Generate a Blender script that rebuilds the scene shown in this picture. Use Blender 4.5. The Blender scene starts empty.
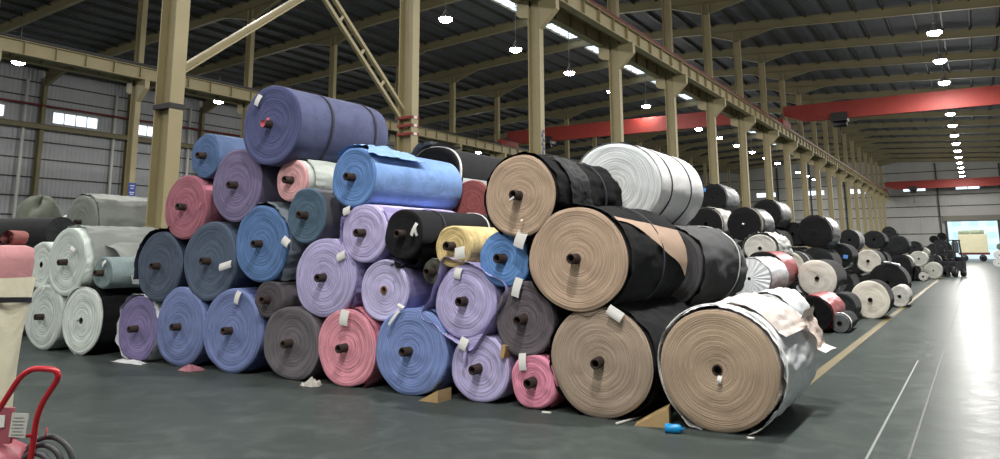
import bpy, math, random
from mathutils import Vector, noise, Matrix
PI = math.pi
COL = bpy.context.scene.collection

# ------------------------------------------------------------------ helpers
def srgb(h):
    h = h.lstrip('#')
    o = []
    for i in (0, 2, 4):
        c = int(h[i:i+2], 16) / 255
        o.append(c / 12.92 if c <= .04045 else ((c + .055) / 1.055) ** 2.4)
    return (o[0], o[1], o[2], 1)

def link(o, parent=None):
    COL.objects.link(o)
    if parent is not None:
        o.parent = parent
    return o

def tag(o, label=None, cat=None, group=None, kind=None):
    if label: o['label'] = label
    if cat: o['category'] = cat
    if group: o['group'] = group
    if kind: o['kind'] = kind
    return o

def empty(name, loc, rz=0):
    o = bpy.data.objects.new(name, None)
    o.empty_display_size = .2
    o.location = loc
    o.rotation_euler = (0, 0, rz)
    return link(o)

def copy_tree(o, parent=None):
    c = o.copy(); link(c, parent)
    for ch in list(o.children):
        copy_tree(ch, c)
    return c

class MB:
    def __init__(s):
        s.v = []; s.f = []; s.m = []; s.sm = []
    def add(s, v, f, mi=0, smooth=False):
        n = len(s.v)
        s.v += [tuple(p) for p in v]
        s.f += [tuple(i + n for i in q) for q in f]
        s.m += [mi] * len(f); s.sm += [smooth] * len(f)
    def box(s, c, d, rot=None, mi=0):
        x, y, z = d[0]/2, d[1]/2, d[2]/2
        v = [Vector((a*x, b*y, e*z)) for a in (-1, 1) for b in (-1, 1) for e in (-1, 1)]
        if rot is not None: v = [rot @ p for p in v]
        c = Vector(c); v = [p + c for p in v]
        s.add(v, [(0,1,3,2),(4,6,7,5),(0,4,5,1),(2,3,7,6),(0,2,6,4),(1,5,7,3)], mi)
    def bar(s, a, b, w, h, up=(0,0,1), mi=0):
        a = Vector(a); b = Vector(b); d = (b - a).normalized(); up = Vector(up)
        r = d.cross(up)
        if r.length < 1e-4: r = d.cross(Vector((1,0,0)))
        r.normalize(); u = r.cross(d)
        v = []
        for p in (a, b):
            for i, j in ((-1,-1),(1,-1),(1,1),(-1,1)):
                v.append(p + r*w/2*i + u*h/2*j)
        s.add(v, [(0,1,2,3),(7,6,5,4),(0,4,5,1),(1,5,6,2),(2,6,7,3),(3,7,4,0)], mi)
    def ibeam(s, a, b, w, h, tf=.04, tw=.03, up=(0,0,1)):
        a = Vector(a); b = Vector(b); up = Vector(up)
        d = (b - a).normalized(); r = d.cross(up).normalized(); u = r.cross(d)
        s.bar(a + u*(h/2 - tf/2), b + u*(h/2 - tf/2), w, tf, up)
        s.bar(a - u*(h/2 - tf/2), b - u*(h/2 - tf/2), w, tf, up)
        s.bar(a, b, tw, h - 2*tf, up)
    def tube(s, pts, r, n=10, mi=0, closed=False):
        pts = [Vector(p) for p in pts]; m = len(pts); V = []
        prev = None
        for i, p in enumerate(pts):
            if closed: d = pts[(i+1) % m] - pts[i-1]
            else: d = pts[min(i+1, m-1)] - pts[max(i-1, 0)]
            d.normalize()
            if prev is None:
                q = Vector((0,0,1)) if abs(d.z) < .9 else Vector((1,0,0))
                a = d.cross(q).normalized()
            else:
                a = (prev - d * prev.dot(d)).normalized()
            prev = a; b = d.cross(a)
            rr = r[i] if isinstance(r, (list, tuple)) else r
            V += [p + (a*math.cos(2*PI*k/n) + b*math.sin(2*PI*k/n)) * rr for k in range(n)]
        F = []
        for i in range(m if closed else m-1):
            j = (i+1) % m
            for k in range(n):
                F.append((i*n+k, i*n+(k+1) % n, j*n+(k+1) % n, j*n+k))
        if not closed:
            F.append(tuple(range(n))[::-1]); F.append(tuple((m-1)*n+k for k in range(n)))
        s.add(V, F, mi, True)
    def lathe(s, prof, n=24, axis='z', c=(0,0,0), mi=0, smooth=True):
        c = Vector(c); V = []
        for r, h in prof:
            for k in range(n):
                a = 2*PI*k/n; x, y = r*math.cos(a), r*math.sin(a)
                V.append(c + (Vector((x, y, h)) if axis == 'z' else Vector((x, h, y)) if axis == 'y' else Vector((h, x, y))))
        F = []
        for i in range(len(prof)-1):
            for k in range(n):
                F.append((i*n+k, i*n+(k+1) % n, (i+1)*n+(k+1) % n, (i+1)*n+k))
        if prof[0][0] > 1e-5: F.append(tuple(range(n)))
        if prof[-1][0] > 1e-5: F.append(tuple((len(prof)-1)*n+k for k in range(n))[::-1])
        s.add(V, F, mi, smooth)
    def grid(s, rows, mi=0, closed=False, smooth=True):
        nu = len(rows[0]); V = [p for r in rows for p in r]; F = []
        for i in range(len(rows)-1):
            for k in range(nu if closed else nu-1):
                F.append((i*nu+k, i*nu+(k+1) % nu, (i+1)*nu+(k+1) % nu, (i+1)*nu+k))
        s.add(V, F, mi, smooth)
    def build(s, name, mats, parent=None, loc=None, bevel=0):
        me = bpy.data.meshes.new(name)
        me.from_pydata([tuple(v) for v in s.v], [], s.f)
        if not isinstance(mats, (list, tuple)): mats = [mats]
        for m in mats: me.materials.append(m)
        me.polygons.foreach_set('material_index', s.m)
        me.polygons.foreach_set('use_smooth', s.sm)
        me.update()
        o = bpy.data.objects.new(name, me)
        if loc is not None: o.location = loc
        link(o, parent)
        if bevel:
            b = o.modifiers.new('bevel', 'BEVEL'); b.width = bevel; b.segments = 2; b.limit_method = 'ANGLE'
        return o

# ------------------------------------------------------------------ materials
def new_mat(name):
    m = bpy.data.materials.new(name); m.use_nodes = True
    nt = m.node_tree; b = nt.nodes['Principled BSDF']
    return m, nt, b

def N(nt, t, **kw):
    n = nt.nodes.new(t)
    for k, v in kw.items(): setattr(n, k, v)
    return n

def math_node(nt, op, a, b=None):
    n = N(nt, 'ShaderNodeMath', operation=op)
    for i, v in enumerate((a, b)):
        if v is None: continue
        if isinstance(v, (int, float)): n.inputs[i].default_value = v
        else: nt.links.new(v, n.inputs[i])
    return n.outputs[0]

def mix_col(nt, fac, a, b):
    n = N(nt, 'ShaderNodeMix', data_type='RGBA')
    for s_, v in ((0, fac), (6, a), (7, b)):
        if isinstance(v, (float, int, tuple)): n.inputs[s_].default_value = v
        else: nt.links.new(v, n.inputs[s_])
    return n.outputs[2]

def sc(c, k): return (min(1, c[0]*k), min(1, c[1]*k), min(1, c[2]*k), 1)

def plain(name, col, rough=.6, metal=0, nscale=6, var=.15, bump=.1, spec=.5, alpha=1):
    m, nt, b = new_mat(name)
    c = srgb(col) if isinstance(col, str) else col
    tc = N(nt, 'ShaderNodeTexCoord'); nz = N(nt, 'ShaderNodeTexNoise')
    nz.inputs['Scale'].default_value = nscale; nz.inputs['Detail'].default_value = 5
    nt.links.new(tc.outputs['Object'], nz.inputs['Vector'])
    nt.links.new(mix_col(nt, nz.outputs[0], sc(c, 1-var), sc(c, 1+var)), b.inputs['Base Color'])
    b.inputs['Roughness'].default_value = rough; b.inputs['Metallic'].default_value = metal
    b.inputs['Specular IOR Level'].default_value = spec; b.inputs['Alpha'].default_value = alpha
    if bump:
        bp = N(nt, 'ShaderNodeBump'); bp.inputs['Strength'].default_value = bump; bp.inputs['Distance'].default_value = .01
        nz2 = N(nt, 'ShaderNodeTexNoise'); nz2.inputs['Scale'].default_value = nscale*8
        nt.links.new(tc.outputs['Object'], nz2.inputs['Vector'])
        nt.links.new(nz2.outputs[0], bp.inputs['Height']); nt.links.new(bp.outputs[0], b.inputs['Normal'])
    return m

_fab = {}
def fabric(col, fine=1.0, contrast=.2):
    """Cloth wound on a tube: every layer's cut edge is its own fine ring."""
    key = (col, fine, contrast)
    if key in _fab: return _fab[key]
    m, nt, b = new_mat('fabric_' + col.strip('#'))
    c = muted(col)
    tc = N(nt, 'ShaderNodeTexCoord'); sp = N(nt, 'ShaderNodeSeparateXYZ'); nt.links.new(tc.outputs['Object'], sp.inputs[0])
    x, y, z = sp.outputs
    wob = N(nt, 'ShaderNodeTexNoise'); wob.inputs['Scale'].default_value = 3.5; wob.inputs['Detail'].default_value = 2
    nt.links.new(tc.outputs['Object'], wob.inputs['Vector'])
    r = math_node(nt, 'SQRT', math_node(nt, 'ADD', math_node(nt, 'MULTIPLY', x, x), math_node(nt, 'MULTIPLY', z, z)))
    r = math_node(nt, 'ADD', r, math_node(nt, 'MULTIPLY', wob.outputs[0], .03))
    ang = math_node(nt, 'ARCTAN2', z, x)
    cx = N(nt, 'ShaderNodeCombineXYZ')
    nt.links.new(math_node(nt, 'MULTIPLY', r, 62*fine), cx.inputs[0])
    nt.links.new(math_node(nt, 'MULTIPLY', ang, .35), cx.inputs[1])
    nt.links.new(math_node(nt, 'MULTIPLY', y, 2.0), cx.inputs[2])
    n1 = N(nt, 'ShaderNodeTexNoise'); n1.inputs['Scale'].default_value = 1.0; n1.inputs['Detail'].default_value = 4
    n1.inputs['Roughness'].default_value = .7
    nt.links.new(cx.outputs[0], n1.inputs['Vector'])
    mr = N(nt, 'ShaderNodeMapRange'); mr.inputs['From Min'].default_value = .38; mr.inputs['From Max'].default_value = .58
    nt.links.new(n1.outputs[0], mr.inputs['Value'])
    n2 = N(nt, 'ShaderNodeTexNoise'); n2.inputs['Scale'].default_value = 5; n2.inputs['Detail'].default_value = 6
    nt.links.new(tc.outputs['Object'], n2.inputs['Vector'])
    base = mix_col(nt, mr.outputs[0], sc(c, 1-contrast*1.5), sc(c, 1+contrast*.9))  # darker rings paint the shade in the gaps between cloth layers
    base = mix_col(nt, math_node(nt, 'MULTIPLY', n2.outputs[0], .25), base, sc(c, 1.25))
    nt.links.new(base, b.inputs['Base Color'])
    b.inputs['Roughness'].default_value = .9
    b.inputs['Specular IOR Level'].default_value = .15
    b.inputs['Sheen Weight'].default_value = .05
    bp = N(nt, 'ShaderNodeBump'); bp.inputs['Strength'].default_value = .7; bp.inputs['Distance'].default_value = .015
    nt.links.new(n1.outputs[0], bp.inputs['Height']); nt.links.new(bp.outputs[0], b.inputs['Normal'])
    _fab[key] = m
    return m

_cl = {}
def muted(col, k=.72, g=1.22):
    c = srgb(col); l = .3*c[0]+.55*c[1]+.15*c[2]
    return tuple(min(.86, (l+(v-l)*k)*g) for v in c[:3])+(1,)
def cloth(col, rough=.85, alpha=1.0, crinkle=.35, spec=.3, scale=5):
    key = (col, rough, alpha, crinkle)
    if key in _cl: return _cl[key]
    m, nt, b = new_mat('sheet_' + col.strip('#'))
    c = muted(col)
    tc = N(nt, 'ShaderNodeTexCoord')
    n1 = N(nt, 'ShaderNodeTexNoise'); n1.inputs['Scale'].default_value = scale; n1.inputs['Detail'].default_value = 6
    n1.inputs['Distortion'].default_value = 1.2
    nt.links.new(tc.outputs['Object'], n1.inputs['Vector'])
    nt.links.new(mix_col(nt, n1.outputs[0], sc(c, .85), sc(c, 1.15)), b.inputs['Base Color'])
    b.inputs['Roughness'].default_value = rough; b.inputs['Alpha'].default_value = alpha
    b.inputs['Specular IOR Level'].default_value = spec
    bp = N(nt, 'ShaderNodeBump'); bp.inputs['Strength'].default_value = crinkle*.5; bp.inputs['Distance'].default_value = .06
    nt.links.new(n1.outputs[0], bp.inputs['Height']); nt.links.new(bp.outputs[0], b.inputs['Normal'])
    _cl[key] = m
    return m

def emit(name, col, s):
    m = bpy.data.materials.new(name); m.use_nodes = True; nt = m.node_tree; nt.nodes.clear()
    e = N(nt, 'ShaderNodeEmission'); e.inputs[0].default_value = col; e.inputs[1].default_value = s
    o = N(nt, 'ShaderNodeOutputMaterial'); nt.links.new(e.outputs[0], o.inputs[0]); return m

STEEL = plain('cream_steel', '#9a8f6c', .55, nscale=1.5, var=.14, bump=.05)
STEEL_FAR = plain('cream_steel_girder', '#777053', .6, nscale=1.0, var=.15, bump=.05)
RED = plain('red_paint', '#82241a', .6, nscale=2, var=.15, bump=.03)
DRED = plain('dark_red_paint', '#6b2020', .5, nscale=2, var=.15, bump=.03)
BLACK = plain('black_plastic', '#141416', .5, nscale=8, var=.2)
WHITE = plain('white_paint', '#d8d8d2', .5, var=.05)
PAPER = plain('tag_paper', '#e4e4e0', .7, var=.04, bump=.02)
TUBE = plain('cardboard_tube', '#33251f', .75, nscale=25, var=.35, bump=.3)
TUBE_LIGHT = plain('cardboard_tube_light', '#7a5a41', .75, nscale=25, var=.3, bump=.3)
WOOD = plain('pine_wood', '#b3986c', .7, nscale=9, var=.25, bump=.2)

def floor_mat():
    m, nt, b = new_mat('sealed_concrete')
    tc = N(nt, 'ShaderNodeTexCoord')
    n1 = N(nt, 'ShaderNodeTexNoise'); n1.inputs['Scale'].default_value = .35; n1.inputs['Detail'].default_value = 8; n1.inputs['Roughness'].default_value = .6
    n2 = N(nt, 'ShaderNodeTexNoise'); n2.inputs['Scale'].default_value = 2.6; n2.inputs['Detail'].default_value = 8; n2.inputs['Distortion'].default_value = 1.5
    n3 = N(nt, 'ShaderNodeTexVoronoi'); n3.feature = 'DISTANCE_TO_EDGE'; n3.inputs['Scale'].default_value = 1.6
    n4 = N(nt, 'ShaderNodeTexNoise'); n4.inputs['Scale'].default_value = 1.2; n4.inputs['Detail'].default_value = 3
    mp = N(nt, 'ShaderNodeMixRGB'); mp.blend_type = 'ADD'; mp.inputs[0].default_value = .6
    nt.links.new(tc.outputs['Object'], n4.inputs['Vector']); nt.links.new(tc.outputs['Object'], mp.inputs[1]); nt.links.new(n4.outputs[1], mp.inputs[2])
    nt.links.new(mp.outputs[0], n3.inputs['Vector'])
    for n in (n1, n2): nt.links.new(tc.outputs['Object'], n.inputs['Vector'])
    c = srgb('#454c4a')
    a = mix_col(nt, n1.outputs[0], sc(c, .7), sc(c, 1.25))
    mr = N(nt, 'ShaderNodeMapRange'); mr.inputs['From Min'].default_value = .45; mr.inputs['From Max'].default_value = .75
    mr.inputs['To Max'].default_value = .5
    nt.links.new(n2.outputs[0], mr.inputs['Value'])
    a = mix_col(nt, mr.outputs[0], a, srgb('#5f6764'))
    cr = N(nt, 'ShaderNodeMapRange'); cr.inputs['From Min'].default_value = 0; cr.inputs['From Max'].default_value = .012
    cr.inputs['To Min'].default_value = .06; cr.inputs['To Max'].default_value = 0
    nt.links.new(n3.outputs[0], cr.inputs['Value'])
    a = mix_col(nt, cr.outputs[0], a, srgb('#8a918c'))
    nt.links.new(a, b.inputs['Base Color'])
    rr = N(nt, 'ShaderNodeMapRange'); rr.inputs['To Min'].default_value = .24; rr.inputs['To Max'].default_value = .42
    nt.links.new(n2.outputs[0], rr.inputs['Value']); nt.links.new(rr.outputs[0], b.inputs['Roughness'])
    b.inputs['Specular IOR Level'].default_value = .01
    bp = N(nt, 'ShaderNodeBump'); bp.inputs['Strength'].default_value = .05; bp.inputs['Distance'].default_value = .03
    nt.links.new(n2.outputs[0], bp.inputs['Height']); nt.links.new(bp.outputs[0], b.inputs['Normal'])
    return m

def corrugated(name, col, axis, period, rough=.5, strength=.6, var=.12):
    m, nt, b = new_mat(name); c = srgb(col)
    tc = N(nt, 'ShaderNodeTexCoord'); sp = N(nt, 'ShaderNodeSeparateXYZ'); nt.links.new(tc.outputs['Object'], sp.inputs[0])
    w = math_node(nt, 'SINE', math_node(nt, 'MULTIPLY', sp.outputs[axis], 2*PI/period))
    w = math_node(nt, 'MULTIPLY', w, 1.6)
    cl = N(nt, 'ShaderNodeClamp'); cl.inputs['Min'].default_value = -1; nt.links.new(w, cl.inputs[0])
    n1 = N(nt, 'ShaderNodeTexNoise'); n1.inputs['Scale'].default_value = .4; n1.inputs['Detail'].default_value = 6
    nt.links.new(tc.outputs['Object'], n1.inputs['Vector'])
    nt.links.new(mix_col(nt, n1.outputs[0], sc(c, 1-var), sc(c, 1+var)), b.inputs['Base Color'])
    bp = N(nt, 'ShaderNodeBump'); bp.inputs['Strength'].default_value = strength; bp.inputs['Distance'].default_value = .04
    nt.links.new(cl.outputs[0], bp.inputs['Height']); nt.links.new(bp.outputs[0], b.inputs['Normal'])
    b.inputs['Roughness'].default_value = rough; b.inputs['Metallic'].default_value = .15
    return m

# ------------------------------------------------------------------ measurements of the hall (metres)
BAY = 7.5
Y0 = 9.0
XA, XC, XL, XR = -13.33, -38.56, -63.75, 11.7
YF, YB = 155.0, -21.0
RIDGE = -25.9
GZ = 11.75          # top of the crane runway girders
def rb(x): return 18.05 - .06*abs(x - RIDGE)     # underside of the rafters
YS = [Y0 + BAY*k for k in range(-3, 20)]

# ------------------------------------------------------------------ the shell
def quad_mesh(name, pts, m):
    b = MB(); b.add(pts, [tuple(range(len(pts)))]); o = b.build(name, m); tag(o, kind='structure'); return o
b = MB(); b.box(((XL+XR)/2, (YF+YB)/2, -.1), (XR-XL, YF-YB, .2))
floor = tag(b.build('floor', floor_mat()), kind='structure')
YEL = plain('yellow_floor_paint', '#675a2e', .5, nscale=5, var=.3)
b = MB(); b.box((-1.92, (9+YF)/2, .0015), (.13, YF-9, .003)); b.build('floor_marking', YEL, floor)
JO = plain('joint_filler', '#2f3432', .6); JL = plain('pale_joint_filler', '#6f7672', .6)
b = MB(); b.box((-.6, 66, .001), (.02, 150, .002)); b.build('expansion_joint', JO, floor)
b = MB(); b.box((-.88, 9, .001), (.02, 8, .002)); b.build('expansion_joint', JL, floor)

b = MB()
for xa, xb in ((XL, RIDGE), (RIDGE, XR)):
    za, zb = rb(xa)+.75, rb(xb)+.75
    if xa == XL: xb2 = RIDGE-.9; segs = [(xa, xb2)]
    else: segs = [(RIDGE+.9, xb)]
    for p, q in segs:
        zp, zq = rb(p)+.75, rb(q)+.75
        v = [(p, YB, zp), (q, YB, zq), (q, YF, zq), (p, YF, zp), (p, YB, zp+.12), (q, YB, zq+.12), (q, YF, zq+.12), (p, YF, zp+.12)]
        b.add(v, [(0,3,2,1),(4,5,6,7),(0,1,5,4),(1,2,6,5),(2,3,7,6),(3,0,4,7)])
# ridge strip between the rooflights
zr = rb(RIDGE)+.75
for k, y in enumerate(YS[:-1]):
    b.box((RIDGE, y+1.25, zr), (1.8, 2.7, .12))
b.box((RIDGE, (YB+YS[0])/2, zr), (1.8, YS[0]-YB, .12))
b.box((RIDGE, (YS[-1]+YF)/2, zr), (1.8, YF-YS[-1]+.2, .12))
ROOF = corrugated('roof_sheet', '#505357', 1, .3, .8, .8)
ceiling = tag(b.build('ceiling', ROOF), kind='structure')
PUR = plain('dark_purlin', '#26261f', .6, var=.1)
x = XL + .8
while x < XR:
    if abs(x-RIDGE) > .95:
        b = MB(); b.box((x, (YF+YB)/2, rb(x)+.63), (.1, YF-YB-.2, .22)); b.build('purlin', PUR, ceiling)
    x += 1.6
GLASS = None
def glass_mat():
    m = bpy.data.materials.new('frosted_pane'); m.use_nodes = True; nt = m.node_tree; nt.nodes.clear()
    t = N(nt, 'ShaderNodeBsdfTransparent'); t.inputs[0].default_value = (.9, .95, 1, 1)
    g = N(nt, 'ShaderNodeBsdfGlossy'); g.inputs['Roughness'].default_value = .15
    mx = N(nt, 'ShaderNodeMixShader'); mx.inputs[0].default_value = .08
    o = N(nt, 'ShaderNodeOutputMaterial')
    nt.links.new(t.outputs[0], mx.inputs[1]); nt.links.new(g.outputs[0], mx.inputs[2]); nt.links.new(mx.outputs[0], o.inputs[0]); return m
GLASS = glass_mat()
wn = 0
for k, y in enumerate(YS[:-1]):
    wn += 1
    b = MB(); yc = y + 5.0
    b.box((RIDGE, yc, zr+.02), (1.8, 4.8, .03))
    w = tag(b.build(f'window_{wn}', GLASS), kind='structure')
    f = MB(); h0, h1 = y+2.6, y+7.4
    for xx in (RIDGE-.85, RIDGE+.85): f.bar((xx, h0, zr-.08), (xx, h1, zr-.08), .08, .1)
    n = 4
    for i in range(n):
        ya, yb = h0+(h1-h0)*i/n, h0+(h1-h0)*(i+1)/n
        f.bar((RIDGE-.85, ya, zr-.1), (RIDGE+.85, (ya+yb)/2, zr-.1), .03, .03)
        f.bar((RIDGE+.85, (ya+yb)/2, zr-.1), (RIDGE-.85, yb, zr-.1), .03, .03)
    f.build('lattice_frame', STEEL_FAR, w)

# side and end walls, with openings cut as panels
WALLM_L = corrugated('wall_sheet_left', '#a3a6a9', 1, .35, .5, .5)
WALLM_F = corrugated('wall_sheet_far', '#a0a09c', 0, .5, .6, .15)
GIRT = plain('dark_girt', '#34352f', .6)
def wall_with_holes(name, along, fixed, a0, a1, top, holes, m):
    """along: 0 wall runs in x, 1 wall runs in y; holes = (a, b, z0, z1)"""
    b = MB(); T = .12
    cuts = sorted(set([a0, a1] + [h[0] for h in holes] + [h[1] for h in holes] + [c for c in (RIDGE,) if along == 0 and a0 < c < a1]))
    for p, q in zip(cuts[:-1], cuts[1:]):
        mid = (p+q)/2; zs = [(h[2], h[3]) for h in holes if h[0] <= mid <= h[1]]; zs.sort()
        z = 0; spans = []
        for z0, z1 in zs:
            if z0 > z: spans.append((z, z0, False))
            z = z1
        spans.append((z, None, True))
        for s0, s1, tp in spans:
            za, zb = (top(p), top(q)) if tp else (s1, s1)
            v = []
            for o_ in (-T/2, T/2):
                for aa, zz in ((p, s0), (q, s0), (q, zb), (p, za)):
                    v.append((aa, fixed+o_, zz) if along == 0 else (fixed+o_, aa, zz))
            b.add(v, [(0,1,2,3),(7,6,5,4),(0,4,5,1),(1,5,6,2),(2,6,7,3),(3,7,4,0)])
    return tag(b.build(name, m), kind='structure')
hl = []
for k in range(-3, 19):
    yc = 19.4 + BAY*k + 7.5 if False else 34.4 + BAY*(k-2)
    if YB+3 < yc < 44: hl.append((yc-1.9, yc+1.9, 12.25, 13.2))
wl = wall_with_holes('wall_left', 1, XL, YB, YF, lambda a: rb(XL)+.8, hl, WALLM_L)
hf = [(-36.2, -32.5, 12, 12.9), (-27, -23.6, 12, 12.9), (-19.2, -15.4, 12, 12.9), (-10.3, -6.7, 12, 12.8), (-2.1, 1.5, 12, 12.8), (-3.9, 3.45, 0, 6.45)]
wf = wall_with_holes('wall_far', 0, YF, XL, XR, lambda a: rb(a)+.8, hf, WALLM_F)
wr = wall_with_holes('wall_right', 1, XR, YB, YF, lambda a: rb(XR)+.8, [], WALLM_L)
wb = wall_with_holes('wall_near', 0, YB, XL, XR, lambda a: rb(a)+.8, [], WALLM_F)
for z in (3.2, 4.7, 6.2, 7.7, 9.2, 10.6, 14.2, 15.4):
    b = MB(); b.box((XL+.1, (YF+YB)/2, z), (.07, YF-YB-.4, .1)); b.build('girt', GIRT, wl)
for z in (2.2, 4.4, 7.4, 9.2, 11.2, 13.6, 15.4):
    for xa, xb in (((XL+.3, -4.6), (4.2, XR-.3)) if z < 6.6 else ((XL+.3, XR-.3),)):
        b = MB(); b.box(((xa+xb)/2, YF-.1, z), (xb-xa, .08, .14)); b.build('girt', GIRT, wf)
# cream rail and red pipe along the left wall
b = MB(); b.ibeam((XL+.7, YB+1, 11.75), (XL+.7, YF-1, 11.75), .3, .42)
tag(b.build('trim_1', STEEL_FAR), kind='structure')
b = MB(); b.tube([(XL+.55, YB+1, 13.5), (XL+.55, YF-1, 13.5)], .09)
tag(b.build('fire_pipe', DRED), 'long dark red pipe running high along the left wall', 'pipe')
for a, b_, z0, z1 in hl:
    wn += 1
    w = MB(); w.box((XL, (a+b_)/2, (z0+z1)/2), (.03, b_-a, z1-z0)); w = tag(w.build(f'window_{wn}', GLASS), kind='structure')
    f = MB()
    for i in range(5): yy = a + (b_-a)*i/4; f.box((XL+.05, yy, (z0+z1)/2), (.1, .07, z1-z0+.1))
    for zz in (z0, z1): f.box((XL+.05, (a+b_)/2, zz), (.1, b_-a+.1, .08))
    f.build('window_frame', WHITE, w)
for a, b_, z0, z1 in hf[:-1]:
    wn += 1
    w = MB(); w.box(((a+b_)/2, YF, (z0+z1)/2), (b_-a, .03, z1-z0)); w = tag(w.build(f'window_{wn}', GLASS), kind='structure')
    f = MB()
    for i in range(3): xx = a + (b_-a)*i/2; f.box((xx, YF-.05, (z0+z1)/2), (.12, .1, z1-z0+.1))
    for zz in (z0, z1): f.box(((a+b_)/2, YF-.05, zz), (b_-a+.1, .1, .1))
    f.build('window_frame', WHITE, w)
# roller door housing over the open far door
b = MB(); b.box((-.2, YF-.35, 7.0), (8.6, .6, .9)); d = tag(b.build('door_1', plain('door_housing', '#6c6a60', .6)), kind='structure')
for s in (-4.1, 3.65):
    b = MB(); b.box((s, YF-.2, 3.3), (.3, .3, 6.6)); b.build('door_frame', GIRT, d)
# wall posts and white downpipes on the left wall; posts on the far wall
for y in YS:
    b = MB(); b.ibeam((XL+.35, y, 0), (XL+.35, y, rb(XL)), .3, .5, up=(1,0,0)); tag(b.build('trim_2', STEEL_FAR), kind='structure')
for y in YS[1:12]:
    b = MB(); b.tube([(XL+.3, y-1.3, 0), (XL+.3, y-1.3, 15.5)], .12); b.build('downpipe', WHITE, wl)
for x in (-57, -50, -45, -32, -26, -20, -4.9, 4.6):
    b = MB(); b.ibeam((x, YF-.3, 0), (x, YF-.3, rb(x)), .25, .4, up=(0,1,0)); b.build('wall_post', GIRT, wf)

# ------------------------------------------------------------------ rafters, columns, girders
ordn = ['first','second','third','fourth','fifth','sixth','seventh','eighth','ninth','tenth','eleventh','twelfth','thirteenth','fourteenth','fifteenth','sixteenth','seventeenth','eighteenth','nineteenth','twentieth']
vis = 0
for i, y in enumerate(YS):
    b = MB(); D = .62
    xs = [XL+.3, RIDGE, XR]
    for xa, xb in zip(xs[:-1], xs[1:]):
        b.ibeam((xa, y, rb(xa)+D/2), (xb, y, rb(xb)+D/2), .28, D)
    for c in (XL+.3, XC, XA, XR-.3):      # tapered haunches beside the columns
        for s in (-1, 1):
            e = c + s*2.6
            if e < XL or e > XR: continue
            z0 = rb(c)
            for yy in (-.015, ):
                v = [(c, y-.015, z0-.75), (c, y-.015, z0+.1), (e, y-.015, rb(e)+.05), (c, y+.015, z0-.75), (c, y+.015, z0+.1), (e, y+.015, rb(e)+.05)]
                b.add(v, [(0,1,2),(5,4,3),(0,3,4,1),(1,4,5,2),(2,5,3,0)])
            b.bar((c, y, z0-.75), (e, y, rb(e)), .28, .04)
    o = b.build('roof_rafter', STEEL_FAR)
    lab = f'cream steel roof rafter spanning the hall, {ordn[i-2]} one back over the near column row' if i >= 2 and i < 12 else 'cream steel roof rafter far down the hall, one of the farthest' if i >= 12 else 'cream steel roof rafter overhead in front of the piled rolls'
    tag(o, lab, 'beam', 'roof rafters across the hall')

def column(x, y, kind, label, group):
    t = empty('steel_column', (x, y, 0)); tag(t, label, 'column', group)
    b = MB(); b.ibeam((0, 0, 0), (0, 0, GZ-1.0), .3, .5, .03, .02, up=(1,0,0)); b.build('lower_shaft', STEEL, t)
    b = MB(); b.ibeam((0, 0, GZ-1.0), (0, 0, rb(x)-.1), .3, .46, .03, .02, up=(1,0,0)); b.build('upper_shaft', STEEL, t)
    b = MB(); b.box((0, 0, .02), (.6, .4, .04)); b.build('base_plate', STEEL, t)
    for s in kind:
        b = MB(); zt = GZ-.75
        v = []
        for yy in (-.14, .14):
            v += [(s*.2, yy, zt), (s*(.95 if s > 0 else .75), yy, zt), (s*(.95 if s > 0 else .75), yy, zt-.5), (s*.6, yy, zt-.62) if s < 0 else (s*.28, yy, zt-1.15), (s*.2, yy, zt-(.7 if s < 0 else 1.2))]
        f = [(0,1,2,3,4), (9,8,7,6,5)] + [(i, 5+i, 5+(i+1) % 5, (i+1) % 5) for i in range(5)]
        b.add(v, f); b.build('bracket', STEEL, t)
    return t
nearlab = {0: 'cream steel column rising behind the navy roll at the left end of the pile',
           1: 'cream steel column with red and white warning bands behind the light blue roll',
           2: 'cream steel column with blue lettering, behind the upper beige roll',
           3: 'cream steel column rising behind the big white roll on top of the pile'}
colA = {}
for k, y in enumerate(YS):
    k -= 3
    if k < 0: continue
    lab = nearlab.get(k) or f'cream crane column, {ordn[k-4]} one beyond the column behind the white roll'
    if k > 12: lab = 'cream crane column near the far end of the middle row'
    colA[k] = column(XA, y, (1, -1), lab, 'columns of the middle row')
colC = {}
for k, y in enumerate(YS):
    k -= 4
    if k < 0: continue
    lab = f'cream crane column of the row beyond the pile, {ordn[max(0, k-1)]} from the left'
    if k > 8: lab = 'far cream crane column of the left row, lost behind the middle row'
    if k == 1: lab = 'cream crane column with a small blue sign, left of the near column'
    if k == 0: lab = 'cream crane column of the left row, just outside the left edge of the photo'
    colC[k] = column(XC, y, (1, -1), lab, 'columns of the left row')
# marks on the columns
b = MB(); b.box((0, 0, 4.46), (.54, .34, .1)); b.build('black_strap', BLACK, colA[0])
for z in (5.35, 5.12, 4.88):
    b = MB(); b.box((0, 0, z), (.54, .34, .07)); b.build('warning_band', RED, colA[1])
    b = MB(); b.box((0, 0, z), (.545, .14, .072)); b.build('warning_band', WHITE, colA[1])
BLUE = plain('blue_paint', '#27408c', .5)
b = MB()
for i, z in enumerate((5.1, 5.26, 5.42, 5.58, 5.74, 5.9)):
    b.box((.26, 0, z), (.02, .2, .02)); b.box((.26, .08*((i % 2)*2-1), z+.05), (.02, .03, .1)); b.box((.26, 0, z+.07), (.02, .03, .09))
b.build('painted_lettering', BLUE, colA[2])
b = MB(); b.box((.27, 0, 5.0), (.03, .42, .75)); o = b.build('sign_board', BLUE, colC[1])
b = MB()
for z, w in ((5.22, .25), (5.08, .18), (4.86, .28), (4.76, .2)): b.box((.29, 0, z), (.02, w, .04))
b.build('sign_marks', WHITE, o)
for k in (4, 6):
    pass

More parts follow.
